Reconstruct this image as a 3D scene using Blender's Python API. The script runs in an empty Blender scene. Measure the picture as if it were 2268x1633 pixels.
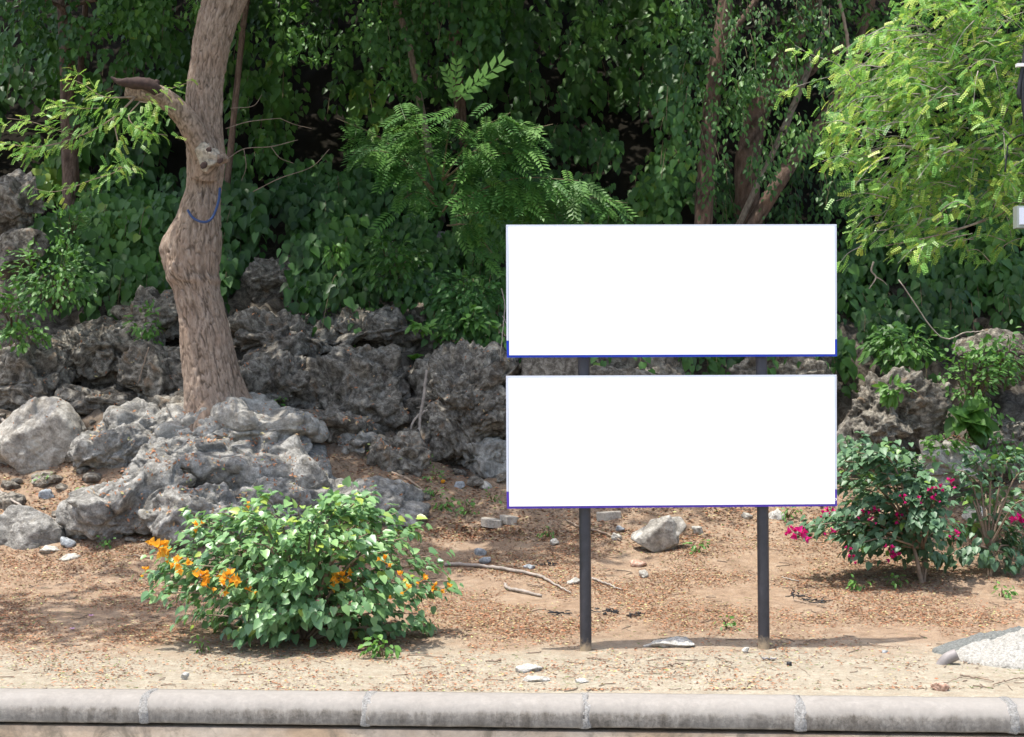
import bpy, bmesh, math
import numpy as np
from mathutils import Vector, Matrix

R = math.radians
rng = np.random.default_rng(11)
sc = bpy.context.scene
COL = sc.collection

# ------------------------------------------------------------------ camera
F, CX, CY, HOR, CAMH = 3150.0, 1134.0, 816.5, 870.0, 2.3      # measured on the photo at 2268 px width
PITCH = math.atan((HOR - CY) / F)
ROLL = R(0.27)
cam_d = bpy.data.cameras.new('camera')
cam_d.lens = 50.0; cam_d.sensor_width = 36.0
cam_d.clip_start = 0.1; cam_d.clip_end = 400
cam = bpy.data.objects.new('camera', cam_d)
COL.objects.link(cam)
RM = Matrix.Rotation(R(90) + PITCH, 3, 'X') @ Matrix.Rotation(-ROLL, 3, 'Z')
cam.matrix_world = Matrix.Translation((0, 0, CAMH)) @ RM.to_4x4()
sc.camera = cam
RMn = np.array(RM)

# ------------------------------------------------------------------ world, sun, exposure
SUN_EL, SUN_AZ = R(75), R(243)     # azimuth of the sun measured from +Y clockwise (from above)
SUN = np.array([math.sin(SUN_AZ) * math.cos(SUN_EL), math.cos(SUN_AZ) * math.cos(SUN_EL), math.sin(SUN_EL)])
w = bpy.data.worlds.new('World'); sc.world = w; w.use_nodes = True
nt = w.node_tree
sky = nt.nodes.new('ShaderNodeTexSky'); sky.sky_type = 'NISHITA'; sky.sun_disc = False
sky.sun_elevation = SUN_EL; sky.sun_rotation = SUN_AZ
sky.air_density = 1.0; sky.dust_density = 3.5; sky.ozone_density = 0.8
bg = nt.nodes['Background']; bg.inputs['Strength'].default_value = 0.15
nt.links.new(sky.outputs[0], bg.inputs['Color'])
sun_d = bpy.data.lights.new('sun', 'SUN'); sun_d.energy = 2.7; sun_d.angle = R(0.53); sun_d.color = (1.0, 0.96, 0.9)
sun = bpy.data.objects.new('sun', sun_d); COL.objects.link(sun)
sun.rotation_euler = Vector(SUN).to_track_quat('Z', 'Y').to_euler()
sun.location = (0, 0, 30)
sc.view_settings.view_transform = 'Standard'
sc.view_settings.look = 'None'
sc.view_settings.gamma = 1.0
sc.view_settings.use_curve_mapping = False
sc.view_settings.exposure = 1.2
sc.cycles.max_bounces = 8
sc.cycles.diffuse_bounces = 4
sc.cycles.transmission_bounces = 4
sc.cycles.glossy_bounces = 2

# ------------------------------------------------------------------ numeric helpers
def rays(x, y):
    x = np.asarray(x, float); y = np.asarray(y, float)
    d = np.stack([(x - CX) / F, -(y - CY) / F, -np.ones_like(x)], -1) @ RMn.T
    return d / d[..., 1:2]

def at(x, y, Y):
    d = rays(x, y)
    return d * np.asarray(Y, float)[..., None] + np.array([0, 0, CAMH])

def px(P):
    q = (np.asarray(P) - np.array([0, 0, CAMH])) @ RMn
    return CX + F * q[..., 0] / -q[..., 2], CY - F * q[..., 1] / -q[..., 2]

def norm(v):
    return v / np.maximum(np.linalg.norm(v, axis=-1, keepdims=True), 1e-9)

_perm = np.random.default_rng(3).permutation(256)
_perm = np.concatenate([_perm, _perm, _perm])
_grad = norm(np.random.default_rng(4).normal(size=(256, 3)))

def _h(i, j, k):
    return _perm[_perm[_perm[i & 255] + (j & 255)] + (k & 255)]

def perlin(P):
    P = np.asarray(P, float); i = np.floor(P).astype(int); f = P - i
    u = f * f * f * (f * (f * 6 - 15) + 10)
    out = 0
    for a in (0, 1):
        for b in (0, 1):
            for c in (0, 1):
                g = _grad[_h(i[..., 0] + a, i[..., 1] + b, i[..., 2] + c)]
                d = f - np.array([a, b, c])
                wgt = (u[..., 0] if a else 1 - u[..., 0]) * (u[..., 1] if b else 1 - u[..., 1]) * (u[..., 2] if c else 1 - u[..., 2])
                out = out + wgt * (g * d).sum(-1)
    return out * 1.6

def fbm(P, octv=4, lac=2.1, gain=0.5):
    a, s, out = 1.0, 1.0, 0
    for o in range(octv):
        out = out + a * perlin(P * s + o * 17.3); a *= gain; s *= lac
    return out

def ridged(P, octv=3):
    a, s, out = 1.0, 1.0, 0
    for o in range(octv):
        out = out + a * (1 - np.abs(perlin(P * s + o * 9.1)) * 2); a *= 0.5; s *= 2.1
    return out

def worley_id(P):
    i = np.floor(P).astype(int); f1 = np.full(P.shape[:-1], 9.0); f2 = f1.copy(); idd = np.zeros(P.shape[:-1], int)
    for a in (-1, 0, 1):
        for b in (-1, 0, 1):
            for c in (-1, 0, 1):
                q = i + np.array([a, b, c]); h = _h(q[..., 0], q[..., 1], q[..., 2])
                d = np.linalg.norm(q + 0.5 + 0.48 * _grad[h] - P, axis=-1)
                f2 = np.where(d < f1, f1, np.minimum(f2, d)); idd = np.where(d < f1, h, idd); f1 = np.minimum(f1, d)
    return f1, f2, idd

def worley(P):
    i = np.floor(P).astype(int)
    f1 = np.full(P.shape[:-1], 9.0); f2 = f1.copy()
    for a in (-1, 0, 1):
        for b in (-1, 0, 1):
            for c in (-1, 0, 1):
                q = i + np.array([a, b, c])
                h = _h(q[..., 0], q[..., 1], q[..., 2])
                pt = q + 0.5 + 0.48 * _grad[h]
                d = np.linalg.norm(pt - P, axis=-1)
                f2 = np.where(d < f1, f1, np.minimum(f2, d)); f1 = np.minimum(f1, d)
    return f1, f2

# ------------------------------------------------------------------ terrain height
_cols = np.array([-400, 0, 300, 480, 750, 1050, 1500, 1950, 2300, 2800], float)
_Y = np.array([14, 15.5, 16.5, 17.5, 18.3, 19, 19.6, 20.2, 20.8, 21.5, 22.5, 24, 26, 29, 33], float)
_T = np.array([
 [1376, 1300, 1240, 1165, 1100, 1050, 985, 925, 890, 820, 720, 570, 400, 150, -120],
 [1376, 1300, 1240, 1165, 1100, 1050, 985, 925, 890, 820, 720, 570, 400, 150, -120],
 [1376, 1305, 1230, 1150, 1060, 985, 940, 905, 870, 790, 690, 560, 400, 150, -120],
 [1376, 1305, 1235, 1130, 1020, 925, 900, 880, 840, 760, 670, 550, 400, 150, -120],
 [1376, 1307, 1245, 1185, 1100, 1010, 965, 920, 850, 760, 680, 555, 400, 150, -120],
 [1376, 1307, 1250, 1190, 1120, 1060, 1030, 1000, 880, 780, 700, 570, 400, 150, -120],
 [1376, 1307, 1250, 1190, 1125, 1075, 1040, 1000, 920, 810, 720, 590, 410, 150, -120],
 [1380, 1310, 1255, 1200, 1140, 1085, 1045, 1010, 960, 880, 760, 610, 420, 150, -120],
 [1380, 1312, 1258, 1205, 1150, 1095, 1050, 1005, 950, 870, 760, 610, 420, 150, -120],
 [1380, 1312, 1258, 1205, 1150, 1095, 1050, 1005, 950, 870, 760, 610, 420, 150, -120]], float)
_Z = CAMH - (_T - HOR) * _Y[None] / F
nC = len(_cols)
_Yr = np.concatenate([[-5, 10, 12.8], _Y, [46, 90]])
_Z = np.concatenate([np.zeros((nC, 2)), np.full((nC, 1), -0.01), _Z, np.full((nC, 1), 21.0), np.full((nC, 1), 34.0)], 1)
_U = (_cols - CX) / F

def g0(X, Y):
    X, Y = np.broadcast_arrays(np.asarray(X, float), np.asarray(Y, float))
    u = np.clip(X / np.maximum(Y, 9), _U[0], _U[-1] - 1e-6)
    Yc = np.clip(Y, _Yr[0], _Yr[-1] - 1e-6)
    a = np.clip(np.searchsorted(_U, u, 'right') - 1, 0, nC - 2); b = np.clip(np.searchsorted(_Yr, Yc, 'right') - 1, 0, len(_Yr) - 2)
    s = (u - _U[a]) / (_U[a + 1] - _U[a]); t = (Yc - _Yr[b]) / (_Yr[b + 1] - _Yr[b])
    s = s * s * (3 - 2 * s)
    return (_Z[a, b] * (1 - s) + _Z[a + 1, b] * s) * (1 - t) + (_Z[a, b + 1] * (1 - s) + _Z[a + 1, b + 1] * s) * t

def ground_z(X, Y):
    X, Y = np.broadcast_arrays(np.asarray(X, float), np.asarray(Y, float))
    P = np.stack([X, Y, np.zeros_like(X)], -1)
    z = g0(X, Y)
    slope = np.clip((Y - 16.5) / 3.0, 0, 1)
    z = z + perlin(P * 0.9) * (0.02 + 0.12 * slope) + perlin(P * 3.1 + 5) * (0.008 + 0.08 * slope)
    rz = np.clip((Y - 18.7) / 1.2, 0, 1) * np.clip((24.5 - Y) / 1.5, 0, 1)
    Q = np.stack([X, Y * 0.6, z * 1.0], -1)
    z = z + rz * (0.22 * (ridged(Q * 1.1, 4) - 0.95) + 0.10 * fbm(Q * 3.0 + 3, 3))
    near = np.clip((Y - 11.2) / 1.5, 0, 1)
    return z * near + g0(X, Y) * (1 - near)

ground_exact = ground_z
_gx = np.arange(-16, 16.01, 0.06); _gy = np.arange(10, 47.01, 0.06)
_GZ = ground_exact(*np.meshgrid(_gx, _gy, indexing='ij'))
def ground_z(X, Y):
    X, Y = np.broadcast_arrays(np.asarray(X, float), np.asarray(Y, float))
    a = np.clip((X + 16) / 0.06, 0, len(_gx) - 1.001); b = np.clip((Y - 10) / 0.06, 0, len(_gy) - 1.001)
    i = a.astype(int); j = b.astype(int); a = a - i; b = b - j
    return (_GZ[i, j] * (1 - a) + _GZ[i + 1, j] * a) * (1 - b) + (_GZ[i, j + 1] * (1 - a) + _GZ[i + 1, j + 1] * a) * b

def hit(x, y, y0=11.0, y1=46.0, n=500):
    x = np.atleast_1d(np.asarray(x, float)); y = np.atleast_1d(np.asarray(y, float))
    d = rays(x, y)
    out = np.full(x.shape, np.nan)
    prev = np.full(x.shape, y0)
    for Yv in np.linspace(y0, y1, n):
        z = CAMH + d[:, 2] * Yv
        below = (z < ground_z(d[:, 0] * Yv, np.full_like(x, Yv))) & np.isnan(out)
        out[below] = Yv - 0.5 * (y1 - y0) / n
    out = np.where(np.isnan(out), y1, out)
    P = d * out[:, None] + np.array([0, 0, CAMH])
    P[:, 2] = ground_z(P[:, 0], P[:, 1])
    return P

def hit1(x, y):
    return hit([x], [y])[0]

# ------------------------------------------------------------------ mesh building
class MB:
    def __init__(s): s.V = []; s.Fc = []; s.T = []; s.M = []; s.n = 0
    def add(s, V, faces, tint=0.5, mat=0):
        V = np.asarray(V, float).reshape(-1, 3)
        s.V.append(V); s.T.append(np.broadcast_to(np.asarray(tint, float), (len(V),)).copy())
        for f in faces:
            f = np.asarray(f, int)
            if len(f): s.Fc.append(f + s.n); s.M.append(np.full(len(f), mat))
        s.n += len(V)
    def box(s, c, size, mat=0, tint=0.5, rot=None):
        q = np.array([[a, b, d] for a in (-.5, .5) for b in (-.5, .5) for d in (-.5, .5)]) * np.asarray(size)
        if rot is not None: q = q @ np.asarray(rot).T
        s.add(q + np.asarray(c), [[[0, 1, 3, 2], [4, 6, 7, 5], [0, 4, 5, 1], [2, 3, 7, 6], [0, 2, 6, 4], [1, 5, 7, 3]]], tint, mat)
    def tube(s, P, r, seg=8, mat=0, tint=0.5, cap=True, wob=0.0):
        P = np.asarray(P, float); n = len(P); r = np.broadcast_to(np.asarray(r, float), (n,))
        t = norm(np.gradient(P, axis=0))
        up = np.array([0.13, 0.2, 1.0]) if abs(t[0, 2]) < 0.9 else np.array([1.0, 0.1, 0])
        a = norm(np.cross(t[0], up)); A = [a]
        for i in range(1, n):
            a = A[-1] - t[i] * (A[-1] @ t[i]); A.append(a / np.linalg.norm(a))
        A = np.array(A); B = np.cross(t, A)
        th = np.linspace(0, 2 * np.pi, seg, endpoint=False)
        rr = r[:, None] * (1 + wob * rng.normal(size=(n, seg)))
        V = P[:, None] + rr[..., None] * (np.cos(th)[None, :, None] * A[:, None] + np.sin(th)[None, :, None] * B[:, None])
        i, j = np.meshgrid(np.arange(n - 1), np.arange(seg), indexing='ij'); j2 = (j + 1) % seg
        q = np.stack([i * seg + j, i * seg + j2, (i + 1) * seg + j2, (i + 1) * seg + j], -1).reshape(-1, 4)
        fs = [q]
        if cap:
            fs += [np.array([list(range(seg))[::-1]]), np.array([list(range((n - 1) * seg, n * seg))])]
        s.add(V.reshape(-1, 3), fs, tint, mat)
    def scatter(s, tmpl, P, L, N, size, tint, wid=1.0, mat=0):
        tv, tf = tmpl; n = len(P)
        if n == 0: return
        y = norm(np.asarray(L, float)); x = norm(np.cross(y, N)); z = np.cross(x, y)
        size = np.broadcast_to(np.asarray(size, float), (n,)); wid = np.broadcast_to(np.asarray(wid, float), (n,))
        V = P[:, None] + size[:, None, None] * (tv[None, :, 0:1] * wid[:, None, None] * x[:, None] + tv[None, :, 1:2] * y[:, None] + tv[None, :, 2:3] * z[:, None])
        k = len(tv); off = (np.arange(n) * k)[:, None, None]
        fs = [(np.asarray(f)[None] + off).reshape(-1, np.asarray(f).shape[1]) for f in tf]
        s.add(V.reshape(-1, 3), fs, np.repeat(np.broadcast_to(np.asarray(tint, float), (n,)), k), mat)
    def mesh(s, name, mats, loc=(0, 0, 0), smooth=True):
        me = bpy.data.meshes.new(name)
        V = np.concatenate(s.V) - np.asarray(loc, float)
        me.vertices.add(len(V)); me.vertices.foreach_set('co', V.astype(np.float32).ravel())
        lens = np.concatenate([np.full(len(f), f.shape[1]) for f in s.Fc]); loops = np.concatenate([f.ravel() for f in s.Fc])
        me.loops.add(len(loops)); me.loops.foreach_set('vertex_index', loops.astype(np.int32))
        st = np.concatenate([[0], np.cumsum(lens)[:-1]])
        me.polygons.add(len(lens)); me.polygons.foreach_set('loop_start', st.astype(np.int32))
        me.polygons.foreach_set('material_index', np.concatenate(s.M).astype(np.int32))
        me.polygons.foreach_set('use_smooth', np.full(len(lens), smooth))
        at_ = me.attributes.new('tint', 'FLOAT', 'POINT'); at_.data.foreach_set('value', np.concatenate(s.T).astype(np.float32))
        for m in (mats if isinstance(mats, (list, tuple)) else [mats]): me.materials.append(m)
        me.update(calc_edges=True)
        return me

def put(name, me, loc=(0, 0, 0), parent=None, **props):
    o = bpy.data.objects.new(name, me); COL.objects.link(o)
    if parent is not None:
        o.parent = parent
        o.location = Vector(loc) - WLOC[parent.name]
    else:
        o.location = loc
    WLOC[o.name] = Vector(loc)
    for k, v in props.items():
        if v is not None: o[k] = v
    return o
WLOC = {}
def thing(name, loc, label, category, group=None):
    o = put(name, None, loc, None, label=label, category=category, group=group)
    o.empty_display_size = 0.1
    return o
def part(name, mb, mats, parent, smooth=True, **props):
    loc = WLOC[parent.name]
    return put(name, mb.mesh(name, mats, loc, smooth), loc, parent, **props)
def solo(name, mb, mats, loc, label, category, group=None, smooth=True):
    return put(name, mb.mesh(name, mats, loc, smooth), loc, None, label=label, category=category, group=group)

# ------------------------------------------------------------------ materials
def mat_new(name):
    m = bpy.data.materials.new(name); m.use_nodes = True
    n = m.node_tree; p = n.nodes['Principled BSDF']
    return m, n, p
def N(n, t, **kw):
    nd = n.nodes.new(t)
    for k, v in kw.items(): setattr(nd, k, v)
    return nd
def ramp(n, src, stops):
    r = N(n, 'ShaderNodeValToRGB'); el = r.color_ramp.elements
    while len(el) < len(stops): el.new(0.5)
    for e, (p, c) in zip(el, stops):
        e.position = p; e.color = (*c, 1) if len(c) == 3 else c
    n.links.new(src, r.inputs[0]); return r.outputs[0]
def noise(n, scale, detail=6, rough=0.6, dist=0.0, vec=None):
    t = N(n, 'ShaderNodeTexNoise'); t.inputs['Scale'].default_value = scale; t.inputs['Detail'].default_value = detail
    t.inputs['Roughness'].default_value = rough; t.inputs['Distortion'].default_value = dist
    if vec is not None: n.links.new(vec, t.inputs['Vector'])
    return t.outputs[0]
def mixc(n, fac, a, b, mode='MIX'):
    m = N(n, 'ShaderNodeMix', data_type='RGBA', blend_type=mode)
    for sock, v in ((m.inputs[0], fac), (m.inputs[6], a), (m.inputs[7], b)):
        if hasattr(v, 'links'): n.links.new(v, sock)
        elif isinstance(v, (int, float)): sock.default_value = v
        else: sock.default_value = (*v, 1)
    return m.outputs[2]
def bump(n, p, h, strength=0.5, dist=0.02):
    b = N(n, 'ShaderNodeBump'); b.inputs['Strength'].default_value = strength; b.inputs['Distance'].default_value = dist
    n.links.new(h, b.inputs['Height']); n.links.new(b.outputs[0], p.inputs['Normal'])
def objco(n): return N(n, 'ShaderNodeTexCoord').outputs['Object']
def geoco(n): return N(n, 'ShaderNodeNewGeometry').outputs['Position']

def leaf_mat(name, stops, rough=0.45, trans=0.3, tcol=(0.35, 0.6, 0.08), spec=0.5):
    m, n, p = mat_new(name)
    a = N(n, 'ShaderNodeAttribute', attribute_name='tint')
    c = ramp(n, a.outputs['Fac'], stops)
    n.links.new(c, p.inputs['Base Color']); p.inputs['Roughness'].default_value = rough
    p.inputs['Specular IOR Level'].default_value = spec
    tr = N(n, 'ShaderNodeBsdfTranslucent')
    n.links.new(mixc(n, 0.6, c, mixc(n, 1.0, c, tcol, 'ADD'), 'MIX') if False else mixc(n, 0.5, c, tcol), tr.inputs[0])
    mx = N(n, 'ShaderNodeMixShader'); mx.inputs[0].default_value = trans
    n.links.new(p.outputs[0], mx.inputs[1]); n.links.new(tr.outputs[0], mx.inputs[2])
    n.links.new(mx.outputs[0], n.nodes['Material Output'].inputs[0])
    return m

M = {}
M['vine'] = leaf_mat('vine_leaf', [(0, (0.018, 0.055, 0.013)), (0.5, (0.054, 0.142, 0.026)), (0.85, (0.1, 0.225, 0.035)), (1, (0.19, 0.28, 0.035))], 0.47, 0.28, (0.13, 0.34, 0.02), 0.4)
M['shrub'] = leaf_mat('shrub_leaf', [(0, (0.032, 0.095, 0.022)), (0.5, (0.065, 0.18, 0.036)), (1, (0.13, 0.28, 0.05))], 0.5, 0.3, (0.15, 0.35, 0.03))
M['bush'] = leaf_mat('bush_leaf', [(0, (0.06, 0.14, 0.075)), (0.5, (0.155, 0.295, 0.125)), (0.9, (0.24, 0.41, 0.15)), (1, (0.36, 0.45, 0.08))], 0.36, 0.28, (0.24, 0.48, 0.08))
M['bush_dark'] = leaf_mat('bush_leaf_dark', [(0, (0.045, 0.1, 0.055)), (0.5, (0.085, 0.17, 0.09)), (0.9, (0.12, 0.22, 0.11)), (1, (0.17, 0.3, 0.05))], 0.45, 0.22, (0.12, 0.3, 0.04))
M['feather'] = leaf_mat('feather_leaf', [(0, (0.06, 0.19, 0.05)), (0.4, (0.145, 0.35, 0.075)), (0.75, (0.27, 0.49, 0.09)), (1, (0.5, 0.58, 0.11))], 0.42, 0.4, (0.32, 0.55, 0.06), 0.4)
M['canopy'] = leaf_mat('canopy_leaf', [(0, (0.03, 0.08, 0.02)), (1, (0.08, 0.17, 0.03))], 0.5, 0.22, (0.2, 0.4, 0.03))
M['weed'] = leaf_mat('weed_leaf', [(0, (0.05, 0.15, 0.03)), (1, (0.14, 0.3, 0.05))], 0.45, 0.3, (0.2, 0.4, 0.03))
M['orange'] = leaf_mat('orange_bract', [(0, (0.75, 0.3, 0.02)), (0.6, (0.85, 0.4, 0.03)), (1, (0.9, 0.55, 0.1))], 0.6, 0.35, (0.9, 0.45, 0.03), 0.2)
M['pink'] = leaf_mat('magenta_bract', [(0, (0.45, 0.005, 0.12)), (0.6, (0.6, 0.01, 0.2)), (1, (0.7, 0.05, 0.3))], 0.6, 0.35, (0.7, 0.02, 0.2), 0.2)
M['litter'] = leaf_mat('leaf_litter', [(0, (0.05, 0.028, 0.018)), (0.2, (0.18, 0.085, 0.05)), (0.45, (0.38, 0.165, 0.085)), (0.62, (0.48, 0.24, 0.125)), (0.78, (0.45, 0.36, 0.2)), (0.9, (0.55, 0.52, 0.24)), (1, (0.2, 0.27, 0.08))], 0.7, 0.1, (0.4, 0.2, 0.05), 0.2)
M['grassy'] = leaf_mat('ground_weed', [(0, (0.08, 0.14, 0.03)), (1, (0.2, 0.26, 0.07))], 0.6, 0.25, (0.2, 0.35, 0.03), 0.2)
M['petal'] = leaf_mat('fallen_petal', [(0, (0.6, 0.3, 0.55)), (1, (0.7, 0.45, 0.65))], 0.6, 0.2, (0.7, 0.3, 0.6), 0.2)

def stone_mat(name, dark, mid, light, scale=1.0, warm=(0.3, 0.2, 0.12), bstr=0.7, patch=0.5, rough=0.9):
    m, n, p = mat_new(name); co = geoco(n)
    a = noise(n, 1.6 * scale, 8, 0.68, 0.6, co); b = noise(n, 7 * scale, 8, 0.7, 0.4, co); c = noise(n, 34 * scale, 5, 0.7, 0, co)
    col = ramp(n, b, [(0.34, dark), (0.47, mid), (0.58, light), (0.68, tuple(min(1, v * 1.3) for v in light))])
    col = mixc(n, ramp(n, a, [(0.42, (0, 0, 0)), (0.62, (1, 1, 1))]), col, mixc(n, patch, col, dark))
    col = mixc(n, ramp(n, noise(n, 2.7 * scale, 4, 0.6, 1.0, co), [(0.60, (0, 0, 0)), (0.72, (0.55, 0.55, 0.55))]), col, warm)
    col = mixc(n, 0.45, col, ramp(n, c, [(0.3, (0.25, 0.25, 0.25)), (0.7, (0.75, 0.75, 0.75))]), 'OVERLAY')
    n.links.new(col, p.inputs['Base Color']); p.inputs['Roughness'].default_value = rough; p.inputs['Specular IOR Level'].default_value = 0.2
    ad = N(n, 'ShaderNodeMath', operation='ADD'); n.links.new(b, ad.inputs[0]); n.links.new(c, ad.inputs[1])
    bump(n, p, ad.outputs[0], bstr, 0.03)
    return m
M['rock'] = stone_mat('pitted_limestone', (0.05, 0.043, 0.034), (0.155, 0.138, 0.112), (0.32, 0.295, 0.245), 1.4)
M['rock_grey'] = stone_mat('grey_limestone', (0.105, 0.099, 0.086), (0.235, 0.225, 0.2), (0.4, 0.385, 0.345), 1.3, (0.25, 0.22, 0.165), 0.8, 0.4)
M['rock_pale'] = stone_mat('pale_boulder', (0.17, 0.155, 0.13), (0.29, 0.272, 0.235), (0.43, 0.41, 0.36), 1.2, (0.42, 0.38, 0.3), 0.5, 0.4)
M['stone'] = stone_mat('loose_stone', (0.22, 0.21, 0.18), (0.36, 0.34, 0.29), (0.5, 0.48, 0.42), 2.5, (0.36, 0.3, 0.22), 0.4, 0.2)
M['stone_blue'] = stone_mat('bluish_stone', (0.16, 0.18, 0.19), (0.27, 0.29, 0.3), (0.38, 0.4, 0.41), 3, (0.25, 0.25, 0.24), 0.4, 0.2)
M['stone_red'] = stone_mat('reddish_stone', (0.25, 0.15, 0.11), (0.4, 0.25, 0.18), (0.5, 0.36, 0.28), 3, (0.42, 0.22, 0.14), 0.4, 0.2)
M['stone_white'] = stone_mat('whitish_stone', (0.24, 0.23, 0.2), (0.38, 0.365, 0.325), (0.5, 0.485, 0.44), 3, (0.5, 0.45, 0.36), 0.4, 0.2)
M['paver'] = stone_mat('concrete_paver', (0.25, 0.22, 0.18), (0.34, 0.31, 0.26), (0.4, 0.37, 0.32), 4, (0.3, 0.25, 0.2), 0.3, 0.2)

def make_ground():
    m, n, p = mat_new('ground_soil'); co = geoco(n)
    sep = N(n, 'ShaderNodeSeparateXYZ'); n.links.new(co, sep.inputs[0])
    big = noise(n, 0.8, 6, 0.62, 0.5, co); mid = noise(n, 5, 7, 0.7, 0.3, co); fine = noise(n, 55, 4, 0.75, 0, co)
    sand = ramp(n, mid, [(0.3, (0.25, 0.223, 0.168)), (0.55, (0.335, 0.305, 0.235)), (0.75, (0.4, 0.37, 0.295))])
    lit = ramp(n, mid, [(0.3, (0.14, 0.085, 0.055)), (0.5, (0.245, 0.165, 0.11)), (0.7, (0.335, 0.255, 0.18))])
    mr = N(n, 'ShaderNodeMapRange'); mr.inputs[1].default_value = 12.0; mr.inputs[2].default_value = 14.6
    n.links.new(sep.outputs[1], mr.inputs[0])
    ad = N(n, 'ShaderNodeMath', operation='ADD'); n.links.new(mr.outputs[0], ad.inputs[0]); n.links.new(big, ad.inputs[1])
    col0 = ramp(n, noise(n, 14, 6, 0.75, 0.6, co), [(0.42, (0, 0, 0)), (0.62, (0.5, 0.5, 0.5))])
    sand = mixc(n, col0, sand, (0.23, 0.165, 0.11)); lit = mixc(n, col0, lit, (0.34, 0.24, 0.15))
    col = mixc(n, ramp(n, ad.outputs[0], [(0.62, (0, 0, 0)), (0.98, (0.85, 0.85, 0.85))]), sand, lit)
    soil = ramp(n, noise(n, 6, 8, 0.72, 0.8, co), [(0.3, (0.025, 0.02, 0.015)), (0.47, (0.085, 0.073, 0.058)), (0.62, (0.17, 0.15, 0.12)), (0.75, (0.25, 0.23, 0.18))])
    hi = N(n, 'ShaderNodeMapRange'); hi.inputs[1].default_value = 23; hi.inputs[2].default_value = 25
    n.links.new(sep.outputs[1], hi.inputs[0]); soil = mixc(n, hi.outputs[0], soil, (0.014, 0.012, 0.008))  # deep forest shade put into the colour: hill turns near black behind the vines
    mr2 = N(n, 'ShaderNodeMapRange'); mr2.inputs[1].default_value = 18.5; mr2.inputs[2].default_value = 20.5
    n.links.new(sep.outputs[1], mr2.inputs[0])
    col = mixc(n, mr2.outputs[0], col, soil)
    col = mixc(n, 0.5, col, ramp(n, fine, [(0.25, (0.2, 0.2, 0.2)), (0.75, (0.8, 0.8, 0.8))]), 'OVERLAY')
    n.links.new(col, p.inputs['Base Color']); p.inputs['Roughness'].default_value = 0.95; p.inputs['Specular IOR Level'].default_value = 0.1
    bump(n, p, fine, 0.6, 0.02)
    return m
M['ground'] = make_ground()

def simple(name, c, rough=0.6, var=0.15, scale=20, metallic=0.0, spec=0.4, b=0.0):
    m, n, p = mat_new(name)
    v = noise(n, scale, 6, 0.65, 0, geoco(n))
    col = ramp(n, v, [(0.3, tuple(x * (1 - var) for x in c)), (0.7, tuple(min(1, x * (1 + var)) for x in c))])
    n.links.new(col, p.inputs['Base Color']); p.inputs['Roughness'].default_value = rough; p.inputs['Metallic'].default_value = metallic
    p.inputs['Specular IOR Level'].default_value = spec
    if b: bump(n, p, v, b, 0.01)
    return m
M['white'] = simple('white_vinyl', (0.93, 0.93, 0.93), 0.45, 0.01, 3)
M['frame_grey'] = simple('pale_grey_paint', (0.6, 0.63, 0.7), 0.4, 0.04, 8)
M['frame_blue'] = simple('blue_vinyl', (0.005, 0.035, 0.42), 0.4, 0.1, 10)
M['frame_purple'] = simple('purple_vinyl', (0.075, 0.03, 0.36), 0.4, 0.15, 6)
M['steel_edge'] = simple('frame_edge', (0.05, 0.05, 0.14), 0.5, 0.2, 12)
M['twig'] = simple('dry_twig', (0.24, 0.18, 0.13), 0.85, 0.35, 14, b=0.4)
M['twig_grey'] = simple('grey_dead_wood', (0.3, 0.26, 0.22), 0.85, 0.35, 12, b=0.4)
M['twig_green'] = simple('green_brown_twig', (0.16, 0.13, 0.07), 0.8, 0.35, 12)
M['hose'] = simple('blue_hose', (0.025, 0.055, 0.15), 0.45, 0.15, 30)
M['black'] = simple('black_plastic', (0.018, 0.018, 0.02), 0.55, 0.3, 30)
M['pipe_grey'] = simple('grey_plastic_pipe', (0.24, 0.22, 0.21), 0.5, 0.2, 12)
M['cable_tie'] = simple('white_plastic', (0.75, 0.74, 0.7), 0.5, 0.05, 8)
M['road'] = simple('pale_bounce_road', (0.3, 0.285, 0.26), 0.9, 0.25, 8, b=0.2)  # unseen road, made this pale to bounce light onto wall and panels
M['mortar'] = stone_mat('rough_mortar', (0.3, 0.285, 0.26), (0.5, 0.485, 0.45), (0.66, 0.645, 0.61), 9, (0.5, 0.47, 0.42), 1.0, 0.15)
M['sand_white'] = stone_mat('white_sand_rubble', (0.27, 0.26, 0.225), (0.43, 0.415, 0.37), (0.57, 0.555, 0.51), 6, (0.55, 0.48, 0.38), 0.8, 0.1)
M['cement'] = stone_mat('set_cement', (0.13, 0.14, 0.13), (0.2, 0.21, 0.195), (0.28, 0.29, 0.27), 6, (0.22, 0.22, 0.2), 0.8, 0.2)

def post_mat():
    m, n, p = mat_new('black_post_paint'); co = geoco(n)
    sep = N(n, 'ShaderNodeSeparateXYZ'); n.links.new(co, sep.inputs[0])
    v = noise(n, 12, 7, 0.7, 0, co)
    c = ramp(n, v, [(0.3, (0.02, 0.021, 0.026)), (0.6, (0.034, 0.034, 0.042)), (0.78, (0.055, 0.053, 0.06))])
    mr = N(n, 'ShaderNodeMapRange'); mr.inputs[1].default_value = -0.02; mr.inputs[2].default_value = 0.16; mr.inputs[3].default_value = 1; mr.inputs[4].default_value = 0
    n.links.new(sep.outputs[2], mr.inputs[0])
    ad = N(n, 'ShaderNodeMath', operation='MULTIPLY'); n.links.new(mr.outputs[0], ad.inputs[0]); ad.inputs[1].default_value = 0.62
    ad2 = N(n, 'ShaderNodeMath', operation='ADD'); n.links.new(ad.outputs[0], ad2.inputs[0]); n.links.new(v, ad2.inputs[1])
    c = mixc(n, ramp(n, ad2.outputs[0], [(0.72, (0, 0, 0)), (1.0, (0.85, 0.85, 0.85))]), c, (0.36, 0.28, 0.18))
    n.links.new(c, p.inputs['Base Color']); p.inputs['Roughness'].default_value = 0.42
    return m
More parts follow.
